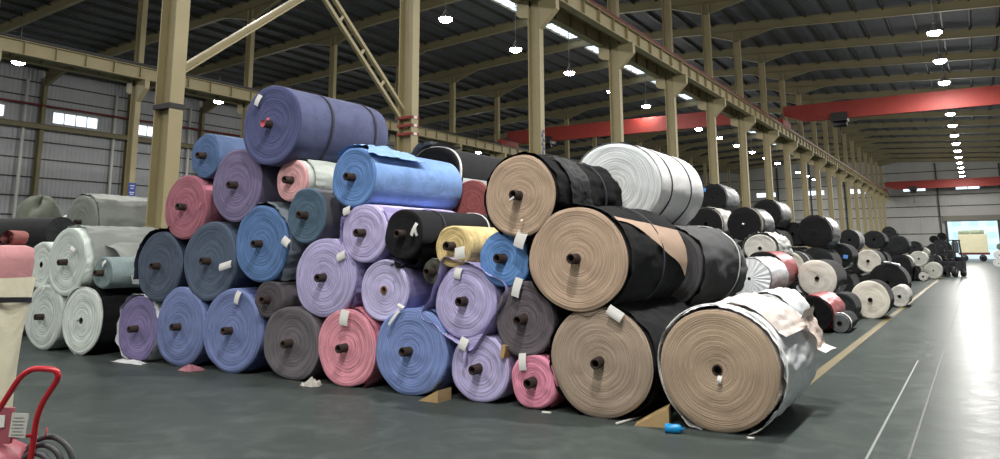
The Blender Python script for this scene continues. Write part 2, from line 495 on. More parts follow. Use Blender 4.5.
def runway(x, label, rail=True):
    t = empty('crane_runway', (x, YB+.5, 0)); tag(t, label, 'girder', 'crane runway girders'); L = YF-YB-1
    b = MB(); b.ibeam((0, 0, GZ-.4), (0, L, GZ-.4), .36, .7, .04, .025)
    n = int(L/1.5)
    for i in range(n): b.box((0, 1.5*i+.7, GZ-.4), (.3, .03, .62))
    b.build('girder', STEEL, t)
    if rail:
        b = MB(); b.bar((0, 0, GZ), (0, L, GZ), .07, .1); b.bar((.12, 0, GZ+.06), (.12, L, GZ+.06), .05, .12); b.build('rail', DRED if x > XA and x < 0 else BLACK, t)
    return t
runway(XA+.65, 'long cream crane runway girder with red rail, on the right side of the middle columns')
runway(XA-.65, 'long cream crane runway girder on the left side of the middle columns')
runway(XC+.65, 'long cream crane runway girder along the left column row, facing the pile')
runway(XC-.65, 'long cream crane runway girder behind the left column row')
runway(XR-.5, 'cream crane runway girder on the right wall of the aisle')

# inverted V brace between the two nearest columns
def laced(a, b_, gap, name, label):
    a = Vector(a); c = Vector(b_); m = MB(); d = (c-a); n = Vector((1, 0, 0)); g = d.normalized().cross(n)*gap/2
    m.bar(a+g, c+g, .1, .09); m.bar(a-g, c-g, .1, .09)
    k = int(d.length/1.0)
    for i in range(1, k): p = a + d*i/k; m.bar(p-g, p+g, .06, .05, up=(1,0,0))
    o = m.build(name, STEEL); tag(o, label, 'brace'); return o
laced((XA, 12.9, 8.25), (XA, 16.2, 5.45), .3, 'diagonal_brace', 'laced double brace running down to the column with warning bands')
m = MB(); m.ibeam((XA, 9.2, 5.25), (XA, 12.9, 8.15), .16, .16); o = m.build('diagonal_brace', STEEL)
tag(o, 'single cream diagonal brace rising right from the nearest column', 'brace')

# ------------------------------------------------------------------ bridge cranes
def bridge(xa, xb, y, z0, z1, label, n=2):
    t = empty('bridge_crane', (xa, y, GZ)); tag(t, label, 'crane', 'red bridge cranes'); L = xb-xa
    for s in ((-.9, .9) if n == 2 else (0,)):
        b = MB(); h = z1-z0
        v = []
        for yy in (-.22, .22):
            v += [(0, s+yy, z0+h*.45-GZ), (1.6, s+yy, z0-GZ), (L-1.6, s+yy, z0-GZ), (L, s+yy, z0+h*.45-GZ), (L, s+yy, z1-GZ), (0, s+yy, z1-GZ)]
        b.add(v, [(0,1,2,3,4,5), (11,10,9,8,7,6)] + [(i, 6+i, 6+(i+1) % 6, (i+1) % 6) for i in range(6)])
        b.build('box_girder', RED, t)
    for xx in (0, L):
        b = MB(); b.box((xx, 0, .3), (.4, 3.2, .5)); b.build('end_carriage', RED, t)
    h = MB(); h.box((L*.18, 0, z0-GZ+.1), (1.2, 1.2, .7)); h.lathe([(.25, -.5), (.25, .5)], 16, 'x', (L*.18, 0, z0-GZ-.45)); ho = h.build('hoist', BLACK, t)
    h = MB(); h.tube([(L*.18, 0, z0-GZ-.6), (L*.18, 0, z0-GZ-2.2)], .03); h.tube([(L*.18, 0, z0-GZ-2.2), (L*.18+.1, 0, z0-GZ-2.35), (L*.18, 0, z0-GZ-2.5), (L*.18-.1, 0, z0-GZ-2.4)], .04); h.build('hook', BLACK, ho)
    return t
bridge(XA+.65, XR-.5, 65.6, 12.1, 13.5, 'nearer red bridge crane crossing the right aisle under the roof', 1)
bridge(XC+.65, XA-.65, 62.5, 11.9, 13.2, 'dark red bridge crane crossing the bay behind the pile', 1)
bridge(XA+.65, XR-.5, 150.0, 12.1, 13.5, 'small far red bridge crane by the end wall', 1)

# ------------------------------------------------------------------ lamps
LENS = emit('lamp_lens', (1, .97, .92, 1), 60)
HOUS = plain('lamp_housing', '#8b8b88', .4, metal=.5)
def make_lamp(x, y, z, power, label, group):
    t = empty('high_bay_lamp', (x, y, z)); tag(t, label, 'lamp', group)
    b = MB(); b.lathe([(.06, .55), (.1, .45), (.14, .3), (.34, .1), (.42, 0), (.4, 0), (.31, .1), (.1, .2), (0, .2)], 20); b.build('reflector', HOUS, t)
    b = MB(); b.lathe([(.36, .03), (.34, -.08), (.22, -.16), (.0, -.19)], 20); b.build('lens', LENS, t)
    h = rb(x) - z
    b = MB(); b.tube([(0, 0, .5), (0, 0, max(.7, h+.05))], .025, 8); b.build('hanger', HOUS, t)
    l = bpy.data.lights.new('lamp_light', 'AREA'); l.shape = 'DISK'; l.size = .6; l.energy = power; l.color = (1, .97, .93)
    lo = bpy.data.objects.new('lamp_light', l); lo.location = (0, 0, -.2); link(lo, t)
    p = bpy.data.lights.new('lamp_glow', 'POINT'); p.shadow_soft_size = .2; p.energy = power*.4; p.color = (1, .97, .93)
    po = bpy.data.objects.new('lamp_glow', p); po.location = (0, 0, -.45); link(po, t)
    return t
PW = 900
for k in range(-8, 14):
    y = 47.1 + BAY*k
    if y < YB+2: continue
    lab = f'bright high bay lamp over the right aisle, {ordn[k+1]} from the top of the photo' if -1 <= k < 8 else 'small distant lamp at the far end of the right aisle row' if k >= 8 else 'high bay lamp above the right aisle ahead of the pile'
    make_lamp(-.84, y, 13.5, PW, lab, 'lamps over the right aisle')
for k in range(-7, 16):
    y = 32.2 + BAY*k
    if y < YB+2: continue
    lab = f'bright high bay lamp in the bay behind the pile, {ordn[k]} from the left' if 0 <= k < 8 else 'small distant lamp at the far end of the middle bay' if k >= 8 else 'high bay lamp in the bay behind the near column'
    make_lamp(-23.5, y, 14.2, PW*.8, lab, 'lamps over the middle bay')
for k in range(-5, 16):
    y = 22.9 + 7.4*k
    if y < YB+2: continue
    if k in (1,): continue
    lab = f'bright high bay lamp near the left wall, {ordn[k-1 if k else 0]} from the left' if 0 <= k < 9 else 'small distant lamp at the far end of the left bay' if k >= 9 else 'high bay lamp near the left wall, left of the frame'
    make_lamp(-49.5, y, 13.4, PW*.45, lab, 'lamps near the left wall')

# ------------------------------------------------------------------ fabric rolls
LP_ALL = {}
def outline(rx, rz, seed, wob, expo):
    rnd = random.Random(seed); ks = [(k, rnd.uniform(-1, 1)*wob/(k*.5), rnd.uniform(0, 2*PI)) for k in (2, 3, 4, 5, 7)]
    def R(t):
        c, s = abs(math.cos(t)), abs(math.sin(t))
        r = ((c/rx)**expo + (s/rz)**expo) ** (-1/expo)
        return r*(1 + sum(a*math.cos(k*t+p) for k, a, p in ks))
    return R

def shell(parent, name, R, m, t0, t1, y0, y1, off=.012, amp=.012, flare=.0, ns=64, nl=14, seed=0, ragged=0., hang=0., tuck=0.):
    """a sheet lying round the roll from angle t0 to t1 (degrees) and from y0 to y1 along it"""
    t0, t1 = math.radians(t0), math.radians(t1); rows = []; full = abs(t1-t0) > 6.2
    rows_n = nl + (3 if tuck else 0)
    for j in range(nl+1):
        v = j/nl; row = []
        for i in range(ns if full else ns+1):
            u = i/ns; t = t0 + (t1-t0)*u
            p = Vector((math.cos(t)*2.2, v*2.5, math.sin(t)*2.2))
            nz = noise.noise(p*1.3 + Vector((seed, 0, 0))); n2 = noise.noise(p*4 + Vector((0, seed, 0)))
            r = R(t) + off + amp*(abs(nz)*1.6 + .5*n2 + .5)
            if not full:
                e = min(u, 1-u)*2; r += flare*max(0, 1-e*5)*(1+nz)
                if hang: r += hang*max(0, (1-e*4))
            yy = y0 + (y1-y0)*v
            if ragged: yy += ragged*noise.noise(Vector((t*3, seed, j*.1)))*(1 if j < nl/2 else -1)*(abs(v-.5)*2)
            row.append((r*math.cos(t), yy, r*math.sin(t)))
        rows.append(row)
    if tuck:                                  # the sheet's front edge turned in over the face
        base = rows[0]; extra = []
        for q in (1, .5):
            extra.append([(x*(1-tuck*q*(.6+.8*abs(noise.noise(Vector((x*5, z*5, seed)))))), y-.022*(1), z*(1-tuck*q*(.6+.8*abs(noise.noise(Vector((x*5, z*5, seed))))))) for x, y, z in base])
        rows = extra + rows
    b = MB(); b.grid(rows, 0, closed=full); o = b.build(name, m, parent)
    return o

def make_roll(x, y, z, rx, rz, L, face, body=None, seed=1, nr=16, ns=64, core='out', corelen=.12, wob=.022, expo=2.12,
              label=None, group=None, dish=.02, contrast=.2, fine=1., tilt=0., coremat=None, name='fabric_roll', ridge=.006, yaw=0):
    rnd = random.Random(seed*7+3)
    t = empty(name, (x, y, z-rz), yaw); tag(t, label, 'fabric roll', group)
    R = outline(rx, rz, seed, wob, expo); rc = .05
    fm = fabric(face, fine, contrast); bm = fabric(body, 1., .12) if body else fm
    b = MB(); rows = []
    ph = [rnd.uniform(0, 6.28) for _ in range(nr*2+4)]; dr = [rnd.uniform(.3, 1)*ridge for _ in range(nr+2)]
    off = rnd.uniform(-1, 1)
    nn = nr*2
    for j in range(nn+1):
        q = (j/nn)**.92; row = []
        for i in range(ns):
            a = 2*PI*i/ns
            r = rc*(1-q) + R(a)*q + .006*math.sin(a*3+ph[0]+j*.12)*math.sin(q*PI) 
            n1 = noise.noise(Vector((math.cos(a)*1.7, math.sin(a)*1.7, q*3 + seed*1.7)))
            yy = dish*off*math.sin(q*PI*1.1) + .02*n1*q - dr[j//2]*(1 if j % 2 else -1)*(.8+.5*abs(n1))
            if q > .93: yy += (q-.93)/.07*.02
            row.append((r*math.cos(a), yy, r*math.sin(a)))
        rows.append(row)
    b.grid(rows, 0, closed=True)
    rows2 = [rows[-1]]; nl = max(4, int(L/.14) if ns > 50 else 4)
    for j in range(1, nl+1):
        v = j/nl; row = []
        for i in range(ns):
            a = 2*PI*i/ns
            n1 = noise.noise(Vector((math.cos(a)*2.2, v*L*1.4, math.sin(a)*2.2 + seed)))
            k = 1 + .018*n1 if j < nl else .985
            row.append((R(a)*k*math.cos(a), L*v, R(a)*k*math.sin(a)))
        rows2.append(row)
    b.grid(rows2, 1, closed=True)
    rows3 = [rows2[-1]]
    for q in (.7, .4, .06):
        rows3.append([(p[0]*q, L + .02*rnd.uniform(-1, 1), p[2]*q) for p in rows2[-1]])
    b.grid(rows3, 0, closed=True)
    b.add(rows3[-1], [tuple(range(ns))], 0)
    if core == 'none': b.add(rows[0], [tuple(range(ns))[::-1]], 0)
    part = b.build('rolled_fabric', [fm, bm], t, (0, 0, rz))
    if core and core != 'none':
        c = MB(); r1, r2 = (.052, .036)
        y0 = -corelen if core == 'out' else -.008 if core == 'flush' else .0
        c.lathe([(r2, .12), (r2, y0+.002), (r2+.004, y0), (r1-.004, y0), (r1, y0+.006), (r1, .14)], 18, 'y')
        c.add([(r2*math.cos(2*PI*k/18), .1, r2*math.sin(2*PI*k/18)) for k in range(18)], [tuple(range(18))], 1)  # black disc across the bore, put in for the darkness inside the tube
        o = c.build('core_tube', [coremat or TUBE, BLACK], t, (0, 0, rz))
        o.rotation_euler = (rnd.uniform(-.06, .06), 0, rnd.uniform(-.08, .08))
    t['_'] = 0; del t['_']
    return t, part, R, rz

def paper(t, R, rz, dx, dz, w, h, rot=0, y=-.04, m=None, name='paper_tag', curl=.02):
    b = MB(); rows = []
    for i in range(7):
        v = i/6-.5; row = []
        for j in range(5):
            u = j/4-.5; row.append((u*w, -curl*math.cos(v*2.6+.4)-curl*.4*u, v*h))
        rows.append(row)
    b.grid(rows)
    rows = [[(p[0], p[1]+.003, p[2]) for p in r][::-1] for r in rows]; b.grid(rows)
    o = b.build(name, m or PAPER, t, (dx, y, rz+dz)); o.rotation_euler = (0, math.radians(rot), 0); return o

def strap(t, R, rz, y, m, w=.03, off=.012, name='strap'):
    b = MB(); rows = []
    for yy, o_ in ((y-w/2, off-.004), (y-w/2, off+.004), (y+w/2, off+.004), (y+w/2, off-.004)):
        rows.append([((R(a)+o_)*math.cos(a), yy + .02*math.sin(a*2), (R(a)+o_)*math.sin(a)) for a in [2*PI*i/60 for i in range(60)]])
    b.grid(rows, closed=True); return b.build(name, m, t, (0, 0, rz))

BLK = cloth('#141517', .9, 1, .4, .12)
BLK2 = cloth('#1d1f22', .7, 1, .4, .2)
GRY = cloth('#5f6163', .85, 1, .4)
PLW = cloth('#d2d6d9', .75, 1, .3, .15, 7)
PLC = cloth('#7d847f', .6, .88, .5, .2, 4)
BAND = cloth('#2a2c3a', .7, 1, .1)
WBAND = cloth('#cfd0cc', .6, 1, .1)

L0 = 1.75; YFRONT = 7.1
FR = {
# key: x, z, rx, rz, y, L, face, body, core, seed, label
'W1':(-13.035,1.471,.563,.549,0,1.45,'#b9c6bd',None,'out','pale mint roll with a white tag, upper one of the left end'),
'W2':(-13.6,.543,.564,.543,0,1.6,'#b7c3bd',None,'out','pale mint roll on the floor, leftmost of the bottom row'),
'W3':(-12.446,.526,.53,.526,0,L0,'#c6d2c9','#1d1f22','in','white mint roll with a black wrapped side on the floor'),
'TS':(-12.032,1.299,.259,.245,.05,L0,'#71888a','#6d8182','out','small grey teal roll resting above the white roll with the black side'),
'N1':(-10.489,1.417,.523,.508,0,L0,'#46566c','#28344a','out','dark navy roll in front of the nearest column'),
'N2':(-9.326,1.494,.557,.548,0,L0,'#4a5c74',None,'out','slate navy roll with a wide white tag on its right'),
'LP':(-10.965,.472,.482,.472,.03,L0,'#776ba0',None,'out','dusty purple roll wrapped in white plastic on the floor'),
'B1':(-9.901,.546,.557,.546,0,L0,'#6579b0',None,'out','periwinkle blue roll on the floor beside the plastic wrapped purple roll'),
'B2':(-8.777,.548,.58,.548,0,L0,'#667ab4',None,'out','large periwinkle roll with a white tag near its top, on the floor'),
'R':(-9.959,2.284,.486,.465,0,L0,'#a85a6e',None,'out','deep rose roll high at the left, beside the nearest column'),
'BT':(-9.636,3.037,.307,.327,.05,L0,'#466a9c','#4b6590','out','steel blue roll on top at the left, left of the big navy roll'),
'PU':(-8.836,2.554,.507,.507,0,L0,'#746891','#5b5470','out','dull purple roll under the big navy roll'),
'BN':(-8.062,3.338,.562,.546,-.1,1.8,'#4c5484','#4c5276','out','big navy roll with dark straps, topmost of the pile'),
'BL':(-8.263,1.728,.508,.511,0,L0,'#4674ae',None,'out','bright blue roll with a grey cloth corner, above the small grey roll'),
'PK':(-7.776,2.569,.295,.283,.06,L0,'#dd9b9e','#aab3a8','out','pale pink roll in clear plastic below the big navy roll'),
'DS':(-7.42,2.085,.335,.36,0,L0,'#44637a','#57575e','out','dark slate blue roll with charcoal side, below the pale pink roll'),
'BB':(-6.608,2.538,.362,.373,0,1.9,'#4c81c4','#6596d8','out','light blue roll with a loose top sheet, right of the pale pink roll'),
'L1':(-6.413,1.84,.358,.355,0,L0,'#b0a5d8',None,'out','lilac roll directly under the light blue roll'),
'L2':(-7.058,1.293,.513,.485,0,L0,'#a89fd2',None,'out','large lilac roll with a white tag, above the pink roll on the floor'),
'L3':(-6.1,1.155,.366,.353,.04,L0,'#b4acdc',None,'flush','lilac roll with a flush pale core, above the blue floor roll'),
'P1':(-6.656,.452,.464,.452,0,L0,'#dd8296',None,'out','rose pink roll with a square white tag on the floor'),
'G1':(-7.607,.451,.499,.451,0,L0,'#645f65',None,'out','dark grey roll on the floor left of the rose pink roll'),
'G0':(-8.08,.988,.275,.246,.02,L0,'#4f4a50',None,'out','small dark grey roll wedged above the floor row'),
'B3':(-5.622,.475,.509,.475,-.05,L0,'#6a86c6',None,'out','medium blue roll on the floor right of the rose pink roll'),
'L4':(-4.703,.352,.37,.352,0,L0,'#afa5d8',None,'out','lilac roll on the floor, left of the small hot pink roll'),
'HP':(-4.027,.269,.264,.269,0,L0,'#f07a9e',None,'out','small hot pink roll on the floor'),
'G2':(-4.133,.899,.345,.383,0,L0,'#625960',None,'out','dark grey roll above the small hot pink roll'),
'L5':(-4.892,1.06,.403,.391,0,L0,'#aea4d8',None,'out','lilac roll loosely bundled in a lilac sheet under the yellow roll'),
'B4':(-4.378,1.526,.318,.298,0,L0,'#4c8ad0',None,'out','bright blue roll below the upper beige roll'),
'Y1':(-5.061,1.664,.236,.23,0,L0,'#d2b564',None,'out','small yellow roll right of the black roll with a white mark'),
'K1':(-5.783,1.817,.284,.287,0,L0,'#1c1c1f','#1f2025','out','black roll with a white mark, left of the yellow roll'),
'BE1':(-4.117,2.196,.43,.432,-.1,L0,'#b39577','#1d1e21','out','upper beige roll in black wrap, topmost of the three stacked beige rolls'),
'BE2':(-3.449,1.527,.546,.51,-.1,L0,'#b69779','#1d1e21','out','large beige roll in torn black wrap, middle one of the stacked beige rolls'),
'BE3':(-3.247,.524,.538,.524,-.05,L0,'#a18b73','#1d1e21','out','large beige roll in black wrap on the floor beside the hot pink roll'),
'BE4':(-2.089,.527,.529,.527,-.05,L0,'#a88e70','#c9b8ab','in','large beige roll in white plastic on the floor, nearest the aisle'),
# second row, behind
'WB':(-3.86,2.44,.6,.54,1.9,L0,'#cdd5dd','#d0d5dc',None,'big white roll with two dark straps on top of the pile'),
'K2':(-6.83,2.77,.44,.41,2.0,L0,'#1b1b1e','#222326',None,'black roll on top behind the light blue roll'),
'RR':(-6.12,2.3,.33,.33,1.95,L0,'#a04a45','#8f8f8b','none','red roll end peeking out between light blue and beige rolls'),
'K3':(-5.3,2.2,.4,.4,2.0,L0,'#1c1c1e',None,None,'black roll left behind the upper beige roll'),
'GR1':(-3.3,1.42,.5,.48,1.95,L0,'#4a4a4d','#4f5052',None,'charcoal roll behind the torn black wrap of the middle beige roll'),
'GR2':(-3.55,1.36,.5,.48,3.7,1.2,'#47484a','#505154',None,'grey roll under a grey tarp at the right shoulder of the pile'),
'KF':(-3.15,.48,.48,.48,1.95,L0,'#18181b',None,None,'black roll on the floor behind the white plastic roll by the aisle'),
'KF2':(-3.1,.44,.46,.44,3.8,L0,'#18181b',None,None,'black roll under the grey tarp on the floor'),
'GB':(-16.3,2.28,.6,.57,2.0,1.9,'#6e766c','#6e766c','out','big grey green roll in dusty plastic behind the left end'),
'W0':(-13.98,1.42,.4,.4,.08,L0,'#bcc8c0',None,None,'white mint roll half hidden by the standing pink and cream bundle'),
'W6':(-19.6,2.2,.48,.4,3.5,1.8,'#b9c3b7','#2a2b2c','out','white faced roll with black side far behind the left end'),
'KB':(-15.0,1.95,.0,.0,0,0,'',None,None,''),
'OL':(-5.42,1.38,.15,.15,.12,L0,'#55564c',None,'out','small olive grey roll deep in a gap under the black roll'),
}
R_ = {}
for i, (k, d) in enumerate(FR.items()):
    if k == 'KB': continue
    x, z, rx, rz, dy, L, face, body, core, lab = d
    big = rx > .45 and dy < 1
    beige = k.startswith('BE')
    gr = 'rolls stacked in the front pile' if dy < 1.0 else 'rolls in the second row of the front pile'
    if dy < .2: rx, rz = rx*1.018, rz*1.018; z = max(z, rz)
    R_[k] = make_roll(x, YFRONT+dy, z, rx, rz, L, face, body, seed=i+1, nr=26 if beige else (17 if big else 13), ns=88 if big else 64,
        core=core, corelen=.13, label=lab, group=gr, dish=.03 if not beige else .02, contrast=.24 if beige else .27,
        wob=.012 if beige else (.03 if k in ('L2', 'L5', 'N1', 'BL', 'W3') else .02), expo=2.0 if beige else 2.12, ridge=.003 if beige else .006,
        coremat=TUBE_LIGHT if k in ('L3',) else None, fine=1.6 if beige else 1)
def T_(k): return R_[k][0]
def S_(k, name, m, *a, **kw):
    t, p, R, rz = R_[k]; o = shell(t, name, R, m, *a, **kw); o.location = (0, 0, rz); return o
def P_(k, *a, **kw):
    t, p, R, rz = R_[k]; return paper(t, R, rz, *a, **kw)
def ST(k, *a, **kw):
    t, p, R, rz = R_[k]; return strap(t, R, rz, *a, **kw)

# tags, straps, wraps and loose sheets of single rolls
P_('W1', .24, .2, .14, .08, 20); P_('TS', .1, .15, .06, .11, 30); P_('W2', .02, .46, .05, .12, 20)
P_('N2', .47, -.06, .26, .1, -12, y=-.08); P_('B2', .16, .45, .1, .17, 15); P_('BL', .56, .02, .14, .11, 30, y=-.06)
P_('BN', -.22, .36, .1, .16, 25); P_('L1', -.24, .28, .13, .1, -15); P_('L2', .33, .27, .15, .1, -20)
P_('P1', .03, .36, .14, .18, 5, y=-.06); P_('B3', -.2, .37, .04, .22, 40); P_('L4', -.17, .25, .11, .13, 20); P_('L4', -.15, .12, .04, .14, 5, m=cloth('#9f93cc'), name='loose_strip')
P_('HP', -.09, .2, .09, .17, -5, y=-.05); P_('G2', -.05, .33, .1, .2, 15); P_('L5', -.06, .31, .1, .12, 10)
P_('BE1', .02, -.46, .13, .19, 20, y=.0); P_('Y1', .16, -.07, .14, .13, -10, y=-.07)
P_('K1', .2, .05, .05, .16, 25); P_('K1', .23, .02, .04, .1, -25)
P_('BE1', .06, -.27, .03, .03, 0, name='sticker', m=cloth('#e2dcb0')); P_('BE1', 0, -.04, .07, .03, -30, name='sticker', y=-.14)
P_('BE3', .2, .47, .17, .1, 30); P_('BE4', .03, -.07, .04, .06, 10, name='sticker')
P_('W3', .0, -.0, .06, .02, 0, name='ink_mark', m=BLACK); P_('W3', .02, .03, .02, .06, -20, name='ink_mark', m=BLACK)
P_('R', .42, .0, .03, .12, 10, m=cloth('#c96078'), name='loose_strip')
t, p, Rf, rz = R_['BN']
b = MB(); b.lathe([(.05, -.105), (.05, -.135)], 16, 'y'); b.build('red_tape', cloth('#c03848'), t, (0, 0, rz))
P_('BN', .02, .06, .05, .05, 30, m=cloth('#d0506a'), name='red_tape', y=-.06)
ST('BN', .6, BAND, .045); ST('BN', 1.5, BAND, .045)
ST('WB', .38, BAND, .035, .02); ST('WB', 1.15, BAND, .035, .02)
ST('K2', .06, WBAND, .05, .01, 'white_rim'); ST('K1', .45, BAND, .03); ST('K1', 1.45, WBAND, .025)
S_('W1', 'plastic_cover', PLC, -35, 120, .12, 1.5, off=.02, amp=.03, flare=.02, seed=3, ragged=.05)
b = MB(); rows = []
for j in range(13):                      # dusty plastic hanging from the mint roll down over the small teal roll
    v = j/12; row = []
    for i in range(25):
        u = i/24; y = .35+1.15*u
        xx = .42 + .95*v; zz = .33 - .05*v - .62*v*v + .05*noise.noise(Vector((u*4, v*3, 2)))
        row.append((xx, y + .06*noise.noise(Vector((v*3, u*3, 7))), zz + .549))
    rows.append(row)
b.grid(rows); b.build('hanging_plastic', PLC, T_('W1'))
S_('W3', 'black_wrap', BLK, -75, 95, .05, 1.7, off=.015, amp=.02, seed=5)
ST('W3', .02, WBAND, .03, .008, 'white_rim')
S_('LP', 'white_plastic_wrap', PLW, 0, 360, -.0, 1.7, off=.012, amp=.03, seed=8, ragged=.06, tuck=0)
S_('N1', 'loose_cloth', cloth('#222c3e'), 70, 200, -.03, 1.0, off=.01, amp=.03, flare=.04, seed=4, ragged=.04)
S_('N2', 'loose_cloth', cloth('#33435a'), -60, 30, .05, 1.4, off=.01, amp=.03, flare=.02, seed=9)
S_('BL', 'grey_cloth_cover', cloth('#7a8894'), -50, 120, .0, 1.3, off=.015, amp=.035, flare=.05, seed=11, ragged=.05)
S_('PK', 'clear_plastic_wrap', cloth('#a7b0a6', .4, .9, .6, .5), -60, 170, .12, 1.7, off=.01, amp=.02, seed=12)
S_('PK', 'teal_sheet', cloth('#4f6a6c'), -60, 70, .75, 1.7, off=.035, amp=.02, seed=13, flare=.03)
S_('BB', 'loose_sheet', cloth('#6f9fdc', .8, 1, .5), 35, 140, .02, .95, off=.012, amp=.04, flare=.05, seed=14, ragged=.12)
S_('BB', 'teal_sheet', cloth('#5f8a94'), -140, -75, .3, 1.7, off=.01, amp=.02, seed=15)
S_('L1', 'lilac_sheet', cloth('#8f84bd'), 150, 250, -.0, 1.2, off=.01, amp=.02, flare=.04, seed=16)
S_('L1', 'lilac_sheet', cloth('#8f84bd'), -80, 50, .04, 1.4, off=.01, amp=.025, flare=.02, seed=17)
S_('L2', 'lilac_sheet', cloth('#8a80bb'), -50, 60, .03, 1.4, off=.01, amp=.03, flare=.02, seed=18, ragged=.03)
S_('L3', 'lilac_sheet', cloth('#8a80b8'), -90, 100, .03, 1.4, off=.008, amp=.015, seed=19)
S_('B2', 'blue_sheet', cloth('#4c5c98'), -80, 70, .05, 1.6, off=.008, amp=.02, seed=20)
S_('B3', 'blue_sheet', cloth('#5069a8'), -60, 80, .06, 1.6, off=.008, amp=.02, seed=21)
S_('P1', 'pink_sheet', cloth('#cc6a80'), -60, 110, .02, 1.6, off=.008, amp=.02, seed=22, flare=.02)
P_('B3', -.1, .5, .1, .04, 20, name='white_strap_end')
S_('K1', 'black_plastic', BLK2, -120, -5, .02, 1.6, off=.01, amp=.07, flare=.07, seed=23, ragged=.1)
S_('G2', 'charcoal_sheet', cloth('#4b4449'), -30, 80, .05, 1.5, off=.008, amp=.02, seed=24)
S_('L4', 'grey_sheet', cloth('#605e60'), -20, 95, .3, 1.6, off=.012, amp=.03, seed=25)
S_('HP', 'pink_sheet', cloth('#d05a7a'), -80, 70, .04, 1.6, off=.006, amp=.012, seed=26)
S_('B4', 'blue_sheet', cloth('#2f68ad'), -60, 60, .03, 1.5, off=.006, amp=.02, seed=27)
# lilac bundle: a square sheet gathered round the roll, its corners sticking out
b = MB(); rows = []; t, p, Rf, rz = R_['L5']
for j, (yy, ex) in enumerate(((-.06, .05), (-.03, .055), (.1, .05), (.4, .035), (.9, .02), (1.5, .015))):
    row = []
    for i in range(96):
        a = 2*PI*i/96
        corner = .16*max(0, math.cos((a-math.radians(197))*1))**40 + .12*max(0, math.cos(a-math.radians(118)))**30 + .16*max(0, math.cos(a-math.radians(15)))**16 + .1*max(0, math.cos(a-math.radians(-78)))**24
        n = noise.noise(Vector((math.cos(a)*3, math.sin(a)*3, j*.5)))
        r = Rf(a)*1.0 + ex*.4 + corner*(1 if j < 3 else .3) + .02*n
        row.append((r*math.cos(a), yy + .02*n, r*math.sin(a)))
    rows.append(row)
b.grid(rows, closed=True); b.build('lilac_bundle_sheet', cloth('#aaa0d4', .85, 1, .4), t, (0, 0, rz))
# black wraps of the beige rolls
def wrap_beige(k, sd, t0=0, t1=360):
    t, p, Rf, rz = R_[k]
    o = shell(t, 'black_wrap', Rf, BLK, t0, t1, .035, 1.72, off=.012, amp=.024, seed=sd, ragged=.03, ns=110, nl=26); o.location = (0, 0, rz); return o
wrap_beige('BE1', 31); wrap_beige('BE3', 33)
wrap_beige('BE2', 32)
b = MB(); rows = []; t, p, Rf, rz = R_['BE2']       # beige cloth bared where the black wrap is torn open
for j in range(17):
    v = j/16; a0 = math.radians(46 - 14*v); a1 = math.radians(40 - 62*v**1.3 + 3*math.sin(v*9)); row = []
    for i in range(13):
        a = a0 + (a1-a0)*i/12; q = Rf(a) + .05 + .012*noise.noise(Vector((a*4, v*5, 3)))
        row.append((q*math.cos(a), .03 + 1.62*v, q*math.sin(a)))
    rows.append(row)
b.grid(rows); b.build('torn_beige_patch', cloth('#ab8c70'), t, (0, 0, rz))
for k, ys in (('BE1', (.5, 1.2)), ('BE2', (.9,)), ('GR1', (1.55,))): 
    for yy in ys: ST(k, yy, BAND if k != 'GR1' else WBAND, .03, .05)
S_('BE1', 'loose_cloth', BLK2, -10, 60, .3, .8, off=.04, amp=.02, flare=.01, seed=41)
S_('BE4', 'white_plastic_wrap', PLW, -130, 160, .03, 1.72, off=.012, amp=.03, seed=37, ragged=.05, ns=110, nl=26)
S_('BE4', 'beige_film', cloth('#b5a79d', .5, 1, .5, .4), 28, 88, .25, 1.45, off=.05, amp=.02, seed=38, flare=.03)
S_('BE4', 'loose_plastic_corner', cloth('#c9b3a4', .4, 1, .5, .4), 5, 40, 1.2, 1.75, off=.07, amp=.05, seed=39, flare=.1, ragged=.1)
ST('BE4', .1, WBAND, .04, .05, 'white_rim')
S_('WB', 'white_plastic_wrap', cloth('#dde1e6', .5, 1, .3, .4, 6), 0, 360, .02, 1.72, off=.006, amp=.01, seed=40)
S_('K2', 'grey_plastic_sheet', cloth('#8e9390', .4, 1, .5, .4), 95, 200, -.1, .8, off=.03, amp=.04, seed=42, flare=.03)
S_('K2', 'white_plastic_edge', PLW, -45, -10, .1, 1.7, off=.012, amp=.02, seed=43)
S_('GR2', 'grey_tarp', GRY, -75, 140, -.05, 1.18, off=.02, amp=.03, flare=.03, seed=44, ragged=.05)
S_('GR1', 'grey_wrap', cloth('#47484b'), -120, 160, .03, 1.7, off=.01, amp=.03, seed=45)
S_('GB', 'dusty_plastic', cloth('#686e66', .5, .95, .6, .3), -80, 200, .05, 1.9, off=.01, amp=.04, seed=46)
# tarp corner sweeping from the shoulder of the pile to the aisle floor
b = MB(); rows = []
for j in range(15):
    v = j/14; row = []
    for i in range(21):
        u = i/20
        xx = .22 + .26*v + .05*math.sin(v*3)*u; zz = .80 - 1.0*v*v - .1*v + .04*noise.noise(Vector((u*5, v*4, 1)))
        row.append((xx + .05*noise.noise(Vector((u*4, v*3, 5))), -.5 + 1.5*u*(1-.3*v), zz))
    rows.append(row)
b.grid(rows); b.build('tarp_corner', GRY, T_('GR2'))

